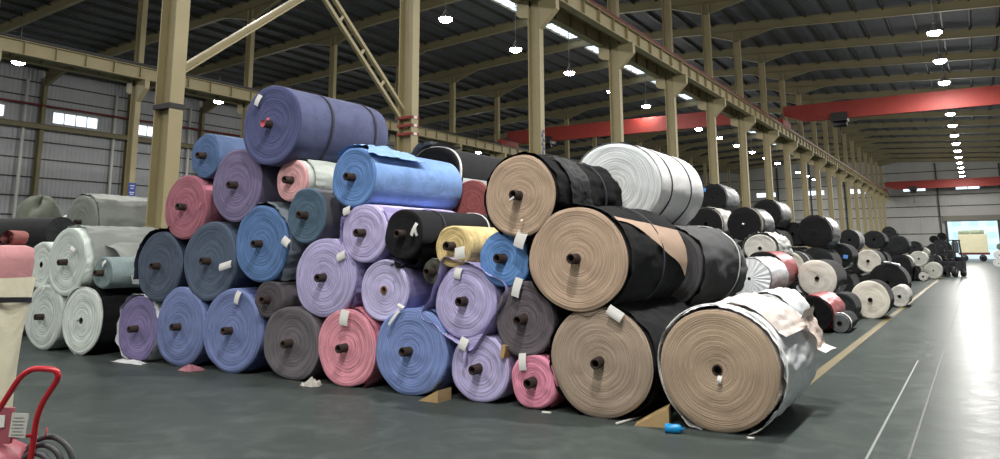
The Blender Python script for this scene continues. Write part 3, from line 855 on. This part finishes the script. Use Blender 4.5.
# darker rolls of the inner rows, seen only through the gaps: (x, y, z, radius)
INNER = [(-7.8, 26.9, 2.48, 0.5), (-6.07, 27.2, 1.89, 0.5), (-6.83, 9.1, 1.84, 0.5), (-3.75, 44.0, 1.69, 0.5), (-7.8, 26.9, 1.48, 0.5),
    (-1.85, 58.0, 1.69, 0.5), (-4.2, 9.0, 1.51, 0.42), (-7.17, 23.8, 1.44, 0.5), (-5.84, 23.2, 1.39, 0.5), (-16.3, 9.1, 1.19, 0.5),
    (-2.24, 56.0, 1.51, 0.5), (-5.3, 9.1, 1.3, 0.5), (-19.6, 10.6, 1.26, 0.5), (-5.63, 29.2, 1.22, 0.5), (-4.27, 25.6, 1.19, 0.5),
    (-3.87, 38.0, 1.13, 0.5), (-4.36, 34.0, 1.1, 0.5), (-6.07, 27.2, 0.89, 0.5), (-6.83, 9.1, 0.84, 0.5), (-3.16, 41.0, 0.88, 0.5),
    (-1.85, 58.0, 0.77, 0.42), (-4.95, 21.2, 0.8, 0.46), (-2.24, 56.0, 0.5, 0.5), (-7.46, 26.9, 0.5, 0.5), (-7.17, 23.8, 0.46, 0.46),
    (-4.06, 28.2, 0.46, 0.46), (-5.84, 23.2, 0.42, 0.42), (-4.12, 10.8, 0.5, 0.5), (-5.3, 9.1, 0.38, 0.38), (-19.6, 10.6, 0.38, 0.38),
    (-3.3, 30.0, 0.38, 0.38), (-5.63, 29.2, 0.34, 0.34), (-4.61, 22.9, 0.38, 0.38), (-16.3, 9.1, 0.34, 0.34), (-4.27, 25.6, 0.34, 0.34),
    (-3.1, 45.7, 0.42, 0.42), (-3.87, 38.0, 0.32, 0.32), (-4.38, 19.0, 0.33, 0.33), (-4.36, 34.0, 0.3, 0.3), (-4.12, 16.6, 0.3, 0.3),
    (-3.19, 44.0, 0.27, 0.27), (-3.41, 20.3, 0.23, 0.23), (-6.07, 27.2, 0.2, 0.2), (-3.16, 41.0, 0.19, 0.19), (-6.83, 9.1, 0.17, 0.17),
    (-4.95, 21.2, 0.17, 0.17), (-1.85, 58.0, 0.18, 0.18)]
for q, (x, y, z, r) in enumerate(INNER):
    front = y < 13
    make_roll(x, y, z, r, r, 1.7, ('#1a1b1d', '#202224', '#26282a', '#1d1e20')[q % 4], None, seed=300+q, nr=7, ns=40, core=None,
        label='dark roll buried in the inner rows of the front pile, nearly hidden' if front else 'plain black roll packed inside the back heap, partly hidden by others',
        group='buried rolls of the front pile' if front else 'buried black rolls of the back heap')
# black roll with white rim lying behind the standing bundle; covered heap; light things at the left edge
make_roll(-18.3, 8.05, 2.03, .34, .33, 2.5, '#2a2c2e', '#232527', seed=81, nr=8, ns=48, core=None, label='black roll lying sideways between the pale rolls and the standing bundle', group='rolls lying sideways at the left end', yaw=-1.4)
for z_ in (1.27, .425):
    make_roll(-18.3, 8.05, z_, .425, .425, 2.5, '#8f958c', '#7f857e', seed=82, nr=7, ns=40, core=None, label='greyish roll lying sideways behind the standing bundle, almost hidden', group='rolls lying sideways at the left end', yaw=-1.4)
def heap(x, y, z, sx, sy, sz, m, name, label, seed):
    b = MB(); rows = []
    for j in range(17):
        v = j/16*PI/2; row = []
        for i in range(40):
            a = 2*PI*i/40; n = noise.noise(Vector((math.cos(a)*2, math.sin(a)*2, v*2+seed)))
            k = 1 + .22*n + .12*noise.noise(Vector((math.cos(a)*7, math.sin(a)*7, v*6+seed)))
            row.append((sx*math.cos(v)**.6*math.cos(a)*k, sy*math.cos(v)**.6*math.sin(a)*k, sz*(math.sin(v)**.8)*(1+.1*n)))
        rows.append(row)
    b.grid(rows, closed=True); o = b.build(name, m, None, (x, y, z)); tag(o, label, 'tarp'); return o
heap(-21.7, 11.0, 0, .85, .7, 3.1, cloth('#535a4c', .85, 1, .8), 'covered_heap', 'tall heap under a crumpled grey green tarp far behind the left end', 3)

# ------------------------------------------------------------------ back heap beside the yellow line
BG = [
# x, y, z, rx, rz, L, face, body, core, label
(-7.8,26.9,3.46,.47,.48,1.75,'#1a1b1d','#5c6064','flush','black roll with a blue sticker, highest at the left of the back heap','K4'),
(-7.17,23.8,2.44,.51,.5,1.75,'#1c1c1e','#a0a09a',None,'black faced roll with grey wrap just right of the big white roll','K5'),
(-5.84,23.2,2.39,.5,.5,1.75,'#18181a','#6a6b6a','out','large black roll with a tiny white dot, right of the grey wrapped one','K6'),
(-6.07,27.2,2.87,.5,.46,1.75,'#1b1b1d','#77797a',None,'black roll with shiny grey side on the crest of the back heap','K7'),
(-5.63,29.2,2.19,.51,.43,1.75,'#1d1d1f',None,None,'black roll sunk behind the crest roll with the shiny side','K8'),
(-4.27,25.6,2.19,.5,.49,1.75,'#19191b','#5d5e60','out','round black roll on the crest of the back heap, front of its right half','K9'),
(-4.95,21.2,1.66,.42,.37,1.75,'#b9bbb1','#b5b7b2','flush','off white roll in crumpled plastic below the large black roll','WA'),
(-4.61,22.9,1.2,.44,.38,1.75,'#c6c0ad','#202123','flush','cream faced roll with black side right of the red film roll','WC'),
(-3.41,20.3,.92,.45,.45,1.75,'#c6c1b4','#2a2b2d','out','cream faced roll with a dark centre, middle of the back heap','WD'),
(-4.38,19.0,1.12,.47,.44,1.6,'#17171a','#9c3038',None,'black faced roll wrapped in red film behind the crinkled plastic roll','RD'),
(-4.12,16.6,1.02,.42,.42,1.75,'#c4c8cc','#c2c6ca','in','roll in crinkled clear plastic gathered at its end','WE'),
(-3.3,14.2,.42,.42,.42,1.75,'#c3c5c4','#bfc2c2',None,'white plastic wrapped roll on the floor behind the aisle side beige roll','WF'),
(-2.86,16.3,.35,.34,.35,1.7,'#101012','#a32c38',None,'black faced roll with red side on the floor','RE'),
(-2.42,16.5,.18,.18,.18,1.2,'#5b6062','#24262a','flush','thin black and clear roll on the floor by the red one','SM'),
(-2.72,19.0,.32,.3,.32,1.0,'#2a2d31','#25272b',None,'dark covered roll between the red roll and the big cream disc','CV'),
(-2.25,20.2,.44,.42,.44,1.2,'#cbc5b4','#151517','out','big cream faced roll standing on the floor by the yellow line','WG'),
(-3.3,30,1.22,.41,.4,1.7,'#c4bfb0','#3c3d3e','out','cream faced roll up on the heap, above the big one by the line','WH'),
(-2.45,26.8,.6,.56,.58,1.6,'#1c1d1e','#3a3b3c',None,'huge black roll behind the big cream roll','KA'),
(-1.98,24.6,.3,.25,.3,1.4,'#b8b7b0','#aaa9a4',None,'small pale roll on the floor at the foot of the huge black roll','WW'),
(-4.36,34,2.01,.38,.44,1.7,'#1e2022','#7a7c7c',None,'dark roll with pale side on the crest behind the round black roll','Ka'),
(-3.87,38,2.06,.45,.41,1.7,'#202224',None,None,'wide dark roll on the crest below the little round one','Kb'),
(-3.75,44,2.5,.33,.3,1.7,'#222426','#46484a','flush','little round dark roll topmost of the far crest','Kc'),
(-3.16,41,1.84,.47,.45,1.7,'#222527','#3a3c3e','flush','large dark roll with visible centre right of the far crest','Kd'),
(-2.84,47,1.73,.36,.35,1.7,'#232527',None,None,'dark roll above the far pale rolls','Ke'),
(-3.19,44,.95,.41,.4,1.7,'#26282a','#b5b4ae',None,'dark roll with white edge above the huge black roll','Kf'),
(-4.06,28.2,1.43,.48,.42,1.7,'#1a1c1e','#1f2123',None,'black roll with a bright blue tag in the middle of the back heap','Kg'),
(-2.63,46,1.14,.41,.4,1.7,'#a9aaa0','#9fa098','flush','pale grey roll stacked near the forklift, upper one','WI'),
(-2.15,49,.46,.44,.46,1.7,'#a6a69c','#9fa098','flush','pale grey roll standing on the floor beside the forklift','WJ'),
(-2.5,45.8,.22,.21,.22,1.4,'#b2b2a8',None,'flush','small pale roll on the floor left of the forklift','WK'),
(-2.95,47.5,.42,.3,.42,1.7,'#a4a59b',None,'flush','pale roll half behind the small one near the forklift','WL'),
(-2.24,56,2.26,.26,.24,1.2,'#131315',None,None,'left one of two small black rolls above the forklift clutter','Kh'),
(-1.85,58,2.46,.27,.26,1.2,'#131315',None,None,'right one of two small black rolls above the forklift clutter','Ki'),
(1.75,84,1.1,.45,.42,1.7,'#c1c3c2','#8d918e','flush','white roll at the right edge of the photo, upper one','WR1'),
(1.62,84,.36,.44,.36,1.7,'#c1c3c2','#8d918e','flush','white roll at the right edge of the photo, on the floor','WR2'),
(2.5,84,.5,.5,.5,1.7,'#6e756c',None,None,'grey green roll behind the white rolls at the right edge','WR3'),
(2.1,84,1.85,.5,.35,1.7,'#62695f',None,None,'grey green covered roll topmost at the right edge','WR4'),
(-3.35,53,1.62,.32,.32,1.7,'#2a2c2f','#8f908b',None,'dark roll end just left of the forklift mast, on the pale stack','X1'),
(-2.75,53.2,1.42,.3,.3,1.7,'#8d8e86','#a5a69c','flush','dull pale roll just left of the forklift, upper row','X2'),
(-3.0,53.4,.8,.34,.34,1.7,'#77786f','#8f908a',None,'dull grey roll left of the forklift, middle row','X3'),
(-2.2,53.6,.95,.34,.34,1.7,'#3a3c3e','#9a9b94',None,'dark faced roll close behind the forklift mast','X4'),
(-2.3,53.4,.3,.3,.3,1.7,'#9a9b90',None,'flush','pale roll on the floor close behind the forklift','X5'),
(-3.3,53.4,.24,.24,.24,1.7,'#55565a',None,None,'dark roll on the floor left of the forklift','X6'),
]
BGR = {}
for i, (x, y, z, rx, rz, L, fc, bd, core, lab, key) in enumerate(BG):
    near = y < 31
    BGR[key] = make_roll(x, y, z, rx, rz, L, fc, bd, seed=120+i, nr=12 if near else 7, ns=56 if near else 32, core=core, corelen=.05, label=lab,
        group='rolls of the heap beside the yellow line' if x < 1 else 'rolls at the right edge', wob=.015, expo=2.05, contrast=.12, ridge=.004)
def SB(key, name, m, *a, **kw):
    t, p, R, rz = BGR[key]; o = shell(t, name, R, m, *a, **kw); o.location = (0, 0, rz); return o
BLUETAG = cloth('#2f7fd0')
t, p, R, rz = BGR['Kg']; paper(t, R, rz, .28, -.05, .14, .13, 10, m=BLUETAG)
t, p, R, rz = BGR['K4']; paper(t, R, rz, -.3, .3, .16, .14, 10, m=BLUETAG)
t, p, R, rz = BGR['K6']; paper(t, R, rz, .0, .0, .06, .05, 10, y=-.08)
SB('K4', 'grey_plastic_wrap', cloth('#6c7073', .4, 1, .5, .5), 0, 360, .1, 1.7, off=.01, amp=.03, seed=1)
SB('K5', 'grey_plastic_wrap', cloth('#a3a49c', .5, 1, .6, .4), 0, 360, .12, 1.7, off=.01, amp=.04, seed=2)
SB('K7', 'grey_plastic_wrap', cloth('#77797a', .35, 1, .5, .5), 0, 360, .1, 1.7, off=.01, amp=.02, seed=3)
SB('K6', 'clear_plastic_wrap', cloth('#55575a', .3, 1, .5, .6), 0, 360, .35, 1.7, off=.01, amp=.02, seed=4)
SB('K6', 'cream_band', cloth('#a89878'), 0, 360, .1, .2, off=.01, amp=.005, seed=4)
SB('K9', 'clear_plastic_wrap', cloth('#77797c', .3, 1, .5, .6), 0, 360, .15, 1.7, off=.01, amp=.02, seed=5)
SB('WA', 'crumpled_plastic', cloth('#b4b7b2', .4, 1, .8, .5), -20, 200, .05, 1.7, off=.02, amp=.05, seed=6, flare=.03)
SB('WF', 'white_plastic_wrap', PLW, 0, 360, .03, 1.7, off=.01, amp=.03, seed=7)
SB('WE', 'clear_plastic_wrap', cloth('#b9bec2', .25, 1, .7, .6), 0, 360, .0, 1.7, off=.01, amp=.02, seed=8)
SB('RE', 'red_film', cloth('#a52b38', .35, 1, .3, .5), 0, 360, .02, 1.65, off=.01, amp=.02, seed=9)
SB('RD', 'red_film', cloth('#a8323c', .35, 1, .3, .5), 0, 360, .02, 1.55, off=.01, amp=.015, seed=10)
SB('WC', 'white_band', WBAND, 0, 360, .9, 1.0, off=.01, amp=.003, seed=11)
SB('WD', 'pale_plastic_skirt', cloth('#b9bdbf', .35, 1, .7, .5), 200, 340, -.05, 1.2, off=.03, amp=.05, seed=12)
SB('SM', 'clear_plastic_band', PLW, 0, 360, .1, .22, off=.01, amp=.01, seed=13)
# gathered pleats on the clear plastic roll's end
t, p, R, rz = BGR['WE']; b = MB(); rows = []
for q in (1.0, .75, .5, .25, .08):
    rows.append([(R(a)*q*math.cos(a), -.03 - .05*(1-q) - .014*math.sin(a*22+math.sin(a*5))*q, R(a)*q*math.sin(a)) for a in [2*PI*i/132 for i in range(132)]])
b.grid(rows, closed=True); b.build('gathered_end', cloth('#c9ced2', .25, 1, .5, .6), t, (0, 0, rz))

def scrap(x, y, z, sx, sy, sz, col, name, label, cat, seed):
    b = MB(); rows = []
    for j in range(13):
        row = []
        for i in range(17):
            u, v = i/16-.5, j/12-.5
            n = noise.noise(Vector((u*3+seed, v*3, 1))); n2 = noise.noise(Vector((u*6, v*6+seed, 3)))
            e = max(0, 1-(2*u)**4)*max(0, 1-(2*v)**4)
            row.append((sx*u*(1+.3*n), sy*v*(1+.3*n2), sz*e*(.55+.7*n+.3*n2)+.004))
        rows.append(row)
    b.grid(rows); o = b.build(name, cloth(col, .5, 1, .6, .4), None, (x, y, z)); tag(o, label, cat); return o
scrap(-9.42, 6.98, 0, .3, .2, .12, '#a85c6c', 'cloth_scrap', 'crumpled rose cloth scrap on the floor between two periwinkle rolls', 'scrap', 2)
scrap(-7.05, 6.95, 0, .22, .18, .11, '#aeaca0', 'plastic_scrap', 'white plastic scrap on the floor left of the rose pink roll', 'scrap', 4)
scrap(-10.9, 7.0, 0, .7, .16, .05, '#c9cbcc', 'plastic_scrap', 'white plastic edge spread on the floor under the wrapped purple roll', 'scrap', 5)
SB('KA', 'white_plastic_sheet', PLW, 55, 95, -.05, .5, off=.02, amp=.04, seed=21, ragged=.1)
SB('Kg', 'white_plastic_sheet', PLW, -80, -30, -.05, .5, off=.02, amp=.05, seed=22, ragged=.1)
# wood wedges, blue bobbin, small white rods
def wedge(x, y, L, w, h, rz, label):
    b = MB(); b.add([(0,0,0),(L,0,0),(0,w,0),(L,w,0),(0,0,h),(0,w,h)], [(0,2,3,1),(0,1,4),(2,5,3),(0,4,5,2),(1,3,5,4)])
    o = b.build('wooden_wedge', WOOD, None, (x, y, 0)); o.rotation_euler = (0, 0, rz); tag(o, label, 'wedge', 'wooden wedges under the rolls')
wedge(-2.6, 7.22, .32, .22, .18, PI+.25, 'triangular pine wedge on the floor between the two beige floor rolls')
wedge(-2.72, 7.75, .2, .2, .14, 0.2, 'pine wedge farther back between the two beige floor rolls')
wedge(-5.08, 7.12, .26, .25, .13, PI, 'wooden wedge between the blue and lilac floor rolls')
b = MB(); b.box((0, 0, 0), (.05, .12, .13)); o = b.build('wooden_block', WOOD, None, (-4.36, 7.1, .56)); o.rotation_euler = (0, .2, 0); tag(o, 'small wooden block squeezed between lilac, grey and hot pink rolls', 'block')
b = MB(); b.lathe([(.0, -.07), (.035, -.07), (.04, -.06), (.04, .05), (.03, .07), (.012, .075), (.012, .1), (0, .1)], 16, 'x'); o = b.build('blue_bottle', plain('blue_plastic', '#1690cf', .35), None, (-2.45, 6.84, .04)); o.rotation_euler = (0, 0, .25); tag(o, 'small bright blue plastic bottle lying on the floor', 'bottle')
def rod(x, y, rz, L, label):
    b = MB(); b.tube([(-L/2, 0, .012), (L/2, 0, .012)], .012, 8); o = b.build('white_rod', WHITE, None, (x, y, 0)); o.rotation_euler = (0, 0, rz); tag(o, label, 'rod', 'white rods on the floor')
rod(-2.97, 7.08, 1.35, .4, 'thin white rod leaning out from under the beige floor roll')
rod(-3.81, 6.98, .1, .1, 'short white rod beside the hot pink roll')
rod(-1.8, 6.95, .1, .06, 'tiny white scrap rod before the aisle side beige roll')

# ------------------------------------------------------------------ standing wrapped bundle at the left edge
t = empty('standing_bundle', (-8.36, 3.61, 0)); tag(t, 'upright roll bundle in pink cloth and cream sheet at the left edge of the photo', 'bundle')
CREAM = cloth('#c9c3a0', .85, 1, .6, .3, 3); PINKW = cloth('#b87678', .85, 1, .4)
def column_cloth(prof, seed, amp):
    rows = []
    for z, r in prof:
        row = []
        for i in range(72):
            a = 2*PI*i/72; n = noise.noise(Vector((math.cos(a)*2.5, math.sin(a)*2.5, z*1.2+seed))) + .5*noise.noise(Vector((math.cos(a)*6, math.sin(a)*6, z*1.5)))
            rr = r + amp*n; row.append((rr*math.cos(a), rr*math.sin(a), z))
        rows.append(row)
    b = MB(); b.grid(rows, closed=True); return b
column_cloth([(0, .47), (.2, .475), (.5, .49), (.8, .505), (1.1, .525), (1.3, .54), (1.38, .545)], 3, .035).build('cream_sheet', CREAM, t)
column_cloth([(1.28, .5), (1.4, .53), (1.55, .54), (1.66, .535), (1.69, .46), (1.69, .2), (1.69, .01)], 3, .015).build('pink_cloth', PINKW, t)
b = MB(); rows = []
for z in (1.12, 1.17):
    rows.append([(.56*math.cos(a), .56*math.sin(a), z + .04*math.sin(a+2)) for a in [2*PI*i/60 for i in range(60)]])
b.grid(rows, closed=True); b.build('black_strap', BLACK, t)
def coil(x, y, z, r, L, col, name, label, rz, sd):
    b = MB(); n = 5*24; rows = [[], []]
    for i in range(n):
        a = 2*PI*i/24; rr = r*(.25+.75*i/n)
        for q, yy in enumerate((-L/2, L/2)): rows[q].append((rr*math.cos(a), yy + .01*math.sin(a*3), rr*math.sin(a)))
    b.grid(rows); b.grid([[(p[0]*.96, p[1], p[2]*.96) for p in r_] for r_ in rows])
    o = b.build(name, cloth(col), None, (x, y, z)); o.rotation_euler = (0, 0, rz); tag(o, label, 'cloth'); return o
coil(-8.17, 3.92, 1.77, .075, .22, '#8a4a44', 'rolled_cloth', 'rust red rolled cloth lying on top of the standing bundle', .5, 1)
b = MB(); b.tube([(-.25, -.1, 0), (0, 0, .01), (.28, .12, -.01)], .02, 8); o = b.build('wooden_stick', plain('brown_stick', '#7a5338', .7), None, (-8.3, 3.4, 1.73)); tag(o, 'brown stick lying on top of the standing bundle', 'stick')
b = MB(); rows = []
for j in range(9):
    v = j/8*PI/2
    rows.append([(.3*math.cos(v)**.5*math.cos(a), .3*math.cos(v)**.5*math.sin(a), .17*math.sin(v)*(1+.2*noise.noise(Vector((math.cos(a), math.sin(a), v))))) for a in [2*PI*i/32 for i in range(32)]])
b.grid(rows, closed=True); o = b.build('blue_bag', cloth('#9fc4cc'), None, (-8.62, 3.6, 1.69)); tag(o, 'pale blue bag on top of the standing bundle at the edge of the photo', 'bag')

# ------------------------------------------------------------------ wheeled fire extinguisher, lower left corner
ex = empty('wheeled_extinguisher', (-3.66, 1.80, 0)); tag(ex, 'red wheeled fire extinguisher with a bent tube handle in the lower left corner', 'extinguisher')
def W(p): return (p[0]+3.66, p[1]-1.80, p[2])
EXR = plain('extinguisher_red', '#b8202c', .35, nscale=4, var=.1, bump=.02); EXP = plain('faded_red', '#a05560', .45, nscale=6, var=.12, bump=.03)
HOSE = plain('rubber_hose', '#38393c', .5, nscale=20, var=.1)
def smooth_path(pts, it=2):
    P = [Vector(p) for p in pts]
    for _ in range(it):
        Q = [P[0]]
        for a, c in zip(P[:-1], P[1:]): Q += [a*.8+c*.2, a*.2+c*.8]
        Q.append(P[-1]); P = Q
    return P
b = MB()
b.tube(smooth_path([W(p) for p in ((-3.80, 1.74, .25), (-3.77, 1.755, .8), (-3.6928, 1.782, .938), (-3.575, 1.815, 1.112), (-3.435, 1.905, 1.10), (-3.555, 1.87, .93), (-3.597, 1.885, .72), (-3.65, 1.87, .25))], 3), .0125, 12)
b.build('handle', EXR, ex)
b = MB(); b.tube([W((-3.785, 1.75, .80)), W((-3.572, 1.87, .822))], .008, 8); b.build('cross_bar', EXR, ex)
tx, ty = -3.75, 1.83
b = MB(); b.lathe([(0, .12), (.1, .13), (.135, .18), (.14, .25), (.14, .62), (.13, .7), (.1, .755), (.05, .785), (.03, .8), (.03, .84), (0, .84)], 28, 'z', W((tx, ty, 0)));
b.build('tank', EXP, ex)
b = MB(); b.box(W((-3.70, 1.785, .865)), (.13, .02, .15), Matrix.Rotation(.5, 3, 'Z')); pn = b.build('valve_cover', EXP, ex)
b = MB(); b.box(W((-3.69, 1.775, .885)), (.07, .006, .05), Matrix.Rotation(.5, 3, 'Z')); b.build('white_label', PAPER, pn)
b = MB(); b.box(W((-3.607, 1.825, .868)), (.075, .004, .1), Matrix.Rotation(.5, 3, 'Z') @ Matrix.Rotation(.06, 3, 'Y')); pt = b.build('inspection_card', plain('card', '#c9c9c2', .6, nscale=30, var=.06), ex)
b = MB()
for i in range(6): b.box(W((-3.607, 1.821, .9-.014*i)), (.055 if i % 2 else .045, .003, .0025), Matrix.Rotation(.5, 3, 'Z'))
b.build('card_lines', plain('grey_ink', '#8f8f8c', .7), pt)
for q in range(3):
    r = .1 + .026*q; pts = []
    for i in range(40):
        a = 2*PI*i/40; u = Vector((math.cos(.5), math.sin(.5), 0))
        pts.append(Vector(W((-3.595, 1.90+.028*q, .63))) + u*r*.85*math.cos(a) + Vector((0, 0, 1))*r*1.1*math.sin(a))
    b = MB(); b.tube(pts, .013, 10, closed=True); b.build('hose', HOSE, ex)
b = MB(); b.tube([W((-3.545, 1.91, .80)), W((-3.54, 1.91, .85))], .003, 6); b.build('wire_end', EXR, ex)
for s in (-1, 1):
    c = Vector(W((-3.72, 1.88, .16))) + Vector((math.cos(.5), math.sin(.5), 0))*.2*s
    b = MB(); b.lathe([(.03, -.03), (.15, -.03), (.16, -.02), (.16, .02), (.15, .03), (.03, .03)], 28, 'x'); 
    o = b.build('wheel', BLACK, ex, tuple(c)); o.rotation_euler = (0, 0, .5)
b = MB(); b.tube([Vector(W((-3.72, 1.88, .16))) + Vector((math.cos(.5), math.sin(.5), 0))*.2*s for s in (-1, 1)], .012, 8); b.build('axle', EXR, ex)

# ------------------------------------------------------------------ forklift
fk = empty('forklift', (-1.5, 54.0, 0), math.radians(-110)); tag(fk, 'dark forklift parked beyond the pale rolls by the aisle', 'forklift')
DK = plain('dark_machine_paint', '#1c1e22', .4, nscale=3, var=.2)
b = MB(); b.box((-.25, 0, .62), (1.5, 1.05, .55)); b.box((-.85, 0, .75), (.5, 1.1, .85)); b.box((.4, 0, .45), (.5, 1.0, .35)); b.build('body', DK, fk, bevel=.05)
b = MB()
for x, xt in ((-.75, -.55), (.45, .25)):
    for s in (-.48, .48): b.bar((x, s, .9), (xt, s, 2.15), .07, .07)
for i in range(6): b.bar((-.55+.16*i, -.5, 2.17), (-.55+.16*i, .5, 2.17), .05, .05)
for s in (-.5, .5): b.bar((-.6, s, 2.15), (.35, s, 2.15), .07, .07)
b.build('overhead_guard', DK, fk)
b = MB()
for s in (-.3, .3): b.bar((.85, s, .1), (.85, s, 2.1), .1, .12)
for z in (.5, 1.3, 2.05): b.bar((.85, -.35, z), (.85, .35, z), .1, .08)
b.build('mast', DK, fk)
for s in (-.25, .25):
    b = MB(); b.box((.93, s, .35), (.05, .12, .6)); b.box((1.45, s, .07), (1.05, .12, .05)); b.build('fork', DK, fk)
b = MB(); b.box((-.25, 0, .98), (.5, .5, .16)); b.box((-.5, 0, 1.28), (.14, .48, .55)); b.build('seat', BLACK, fk, bevel=.03)
b = MB(); b.tube([(.2, 0, .9), (.08, 0, 1.2)], .03, 8); b.tube([(.08+.15*math.cos(a)*.4, .17*math.sin(a), 1.2+.15*math.cos(a)) for a in [2*PI*i/20 for i in range(20)]], .015, 6, closed=True); b.build('steering_wheel', BLACK, fk)
for x, s, r in ((.55, -.5, .3), (.55, .5, .3), (-.7, -.5, .24), (-.7, .5, .24)):
    b = MB(); b.lathe([(r*.4, -.1), (r*.95, -.1), (r, -.07), (r, .07), (r*.95, .1), (r*.4, .1)], 24, 'y'); wo = b.build('wheel', BLACK, fk, (x, s, r))
    b = MB(); b.lathe([(0, -.105), (r*.45, -.105), (r*.45, .105), (0, .105)], 16, 'y'); b.build('hub', plain('hub_grey', '#77797a', .5), wo)

# ------------------------------------------------------------------ truck by the far door
tr = empty('cargo_truck', (-.3, 125, 0)); tag(tr, 'cream boarded cargo truck loaded with rolls, by the far door', 'truck')
b = MB(); b.box((0, 0, 2.45), (3.4, 2.0, 2.5))
for i in range(8): b.box((-1.55+.44*i, -1.02, 2.45), (.06, .05, 2.5))
b.build('cargo_box', plain('cream_board', '#ded9b8', .6, nscale=2, var=.12), tr)
b = MB(); b.box((0, 0, 1.05), (3.7, 1.9, .3)); b.build('chassis', plain('rust_red', '#6d2d26', .6), tr)
b = MB(); b.box((-2.2, 0, 1.9), (.8, 1.8, 1.5)); b.box((-2.2, 0, 2.75), (.6, 1.7, .3)); b.build('cab', plain('cab_grey', '#3d4446', .4), tr, bevel=.08)
for x in (-1.2, 1.0):
    for s in (-.85, .85):
        b = MB(); b.lathe([(.15, -.12), (.42, -.12), (.46, -.08), (.46, .08), (.42, .12), (.15, .12)], 20, 'y'); b.build('wheel', BLACK, tr, (x, s, .46))
for q, (x, w, z, lab) in enumerate(((-1.0, 1.3, 3.98, 'grey green roll lying on the cream truck, left one'), (.55, 1.7, 4.02, 'grey green roll lying on the cream truck, right one'))):
    make_roll(-.3+x-w/2+.0, 125.0, z, .28, .28, w, '#7c8a72', None, seed=700+q, nr=5, ns=24, core=None, label=lab, group='rolls on the truck', yaw=-PI/2)
# building outside the far door
b = MB(); b.box((0, 185, 6), (44, 4, 12)); 
o = b.build('outside_building', plain('pale_blue_cladding', '#d5ecf5', .6, nscale=.4, var=.1)); tag(o, 'pale blue clad building seen through the far door', 'building')
for i in range(7):
    for j in range(3):
        b = MB(); b.box((-9+3*i, 182.95, 2.2+2.4*j), (1.6, .1, 1.1)); b.build('facade_window', plain('facade_glass', '#bcd9e6', .2), o)
b = MB(); b.box((0, 175, -.12), (70, 40, .2)); tag(b.build('ground_outside', plain('outdoor_concrete', '#a7a9a4', .8)), kind='structure')

# ------------------------------------------------------------------ world, camera
w = bpy.data.worlds.new('sky'); bpy.context.scene.world = w; w.use_nodes = True
bg = w.node_tree.nodes['Background']; bg.inputs[0].default_value = (.86, .93, 1, 1); bg.inputs[1].default_value = 2.6

cam = bpy.data.cameras.new('camera'); co = bpy.data.objects.new('camera', cam); link(co)
f, pit, yaw, rol, cy = 753.93, .1712, .5563, -.0051, 121.68
cam.sensor_width = 36; cam.lens = f*36/1000; cam.shift_y = (cy-229.5)/1000
fw = Vector((-math.sin(yaw)*math.cos(pit), math.cos(yaw)*math.cos(pit), math.sin(pit)))
rt = Vector((math.cos(yaw), math.sin(yaw), 0)); up = rt.cross(fw)
# a small roll of the camera
c_, s_ = math.cos(rol), math.sin(rol)
rt2 = rt*c_ + up*s_; up2 = -rt*s_ + up*c_
M = Matrix((rt2, up2, -fw)).transposed().to_4x4(); M.translation = Vector((0, 0, 1.6))
co.matrix_world = M
cam.clip_end = 400
bpy.context.scene.camera = co
S = bpy.context.scene
S.view_settings.view_transform = 'Standard'; S.view_settings.look = 'None'; S.view_settings.gamma = 1
S.view_settings.exposure = 0.15; S.view_settings.use_curve_mapping = False
S.cycles.use_denoising = True
S.cycles.diffuse_bounces = 3; S.cycles.glossy_bounces = 3; S.cycles.transparent_max_bounces = 12
S.cycles.sample_clamp_indirect = 6
S.cycles.caustics_reflective = False; S.cycles.caustics_refractive = False
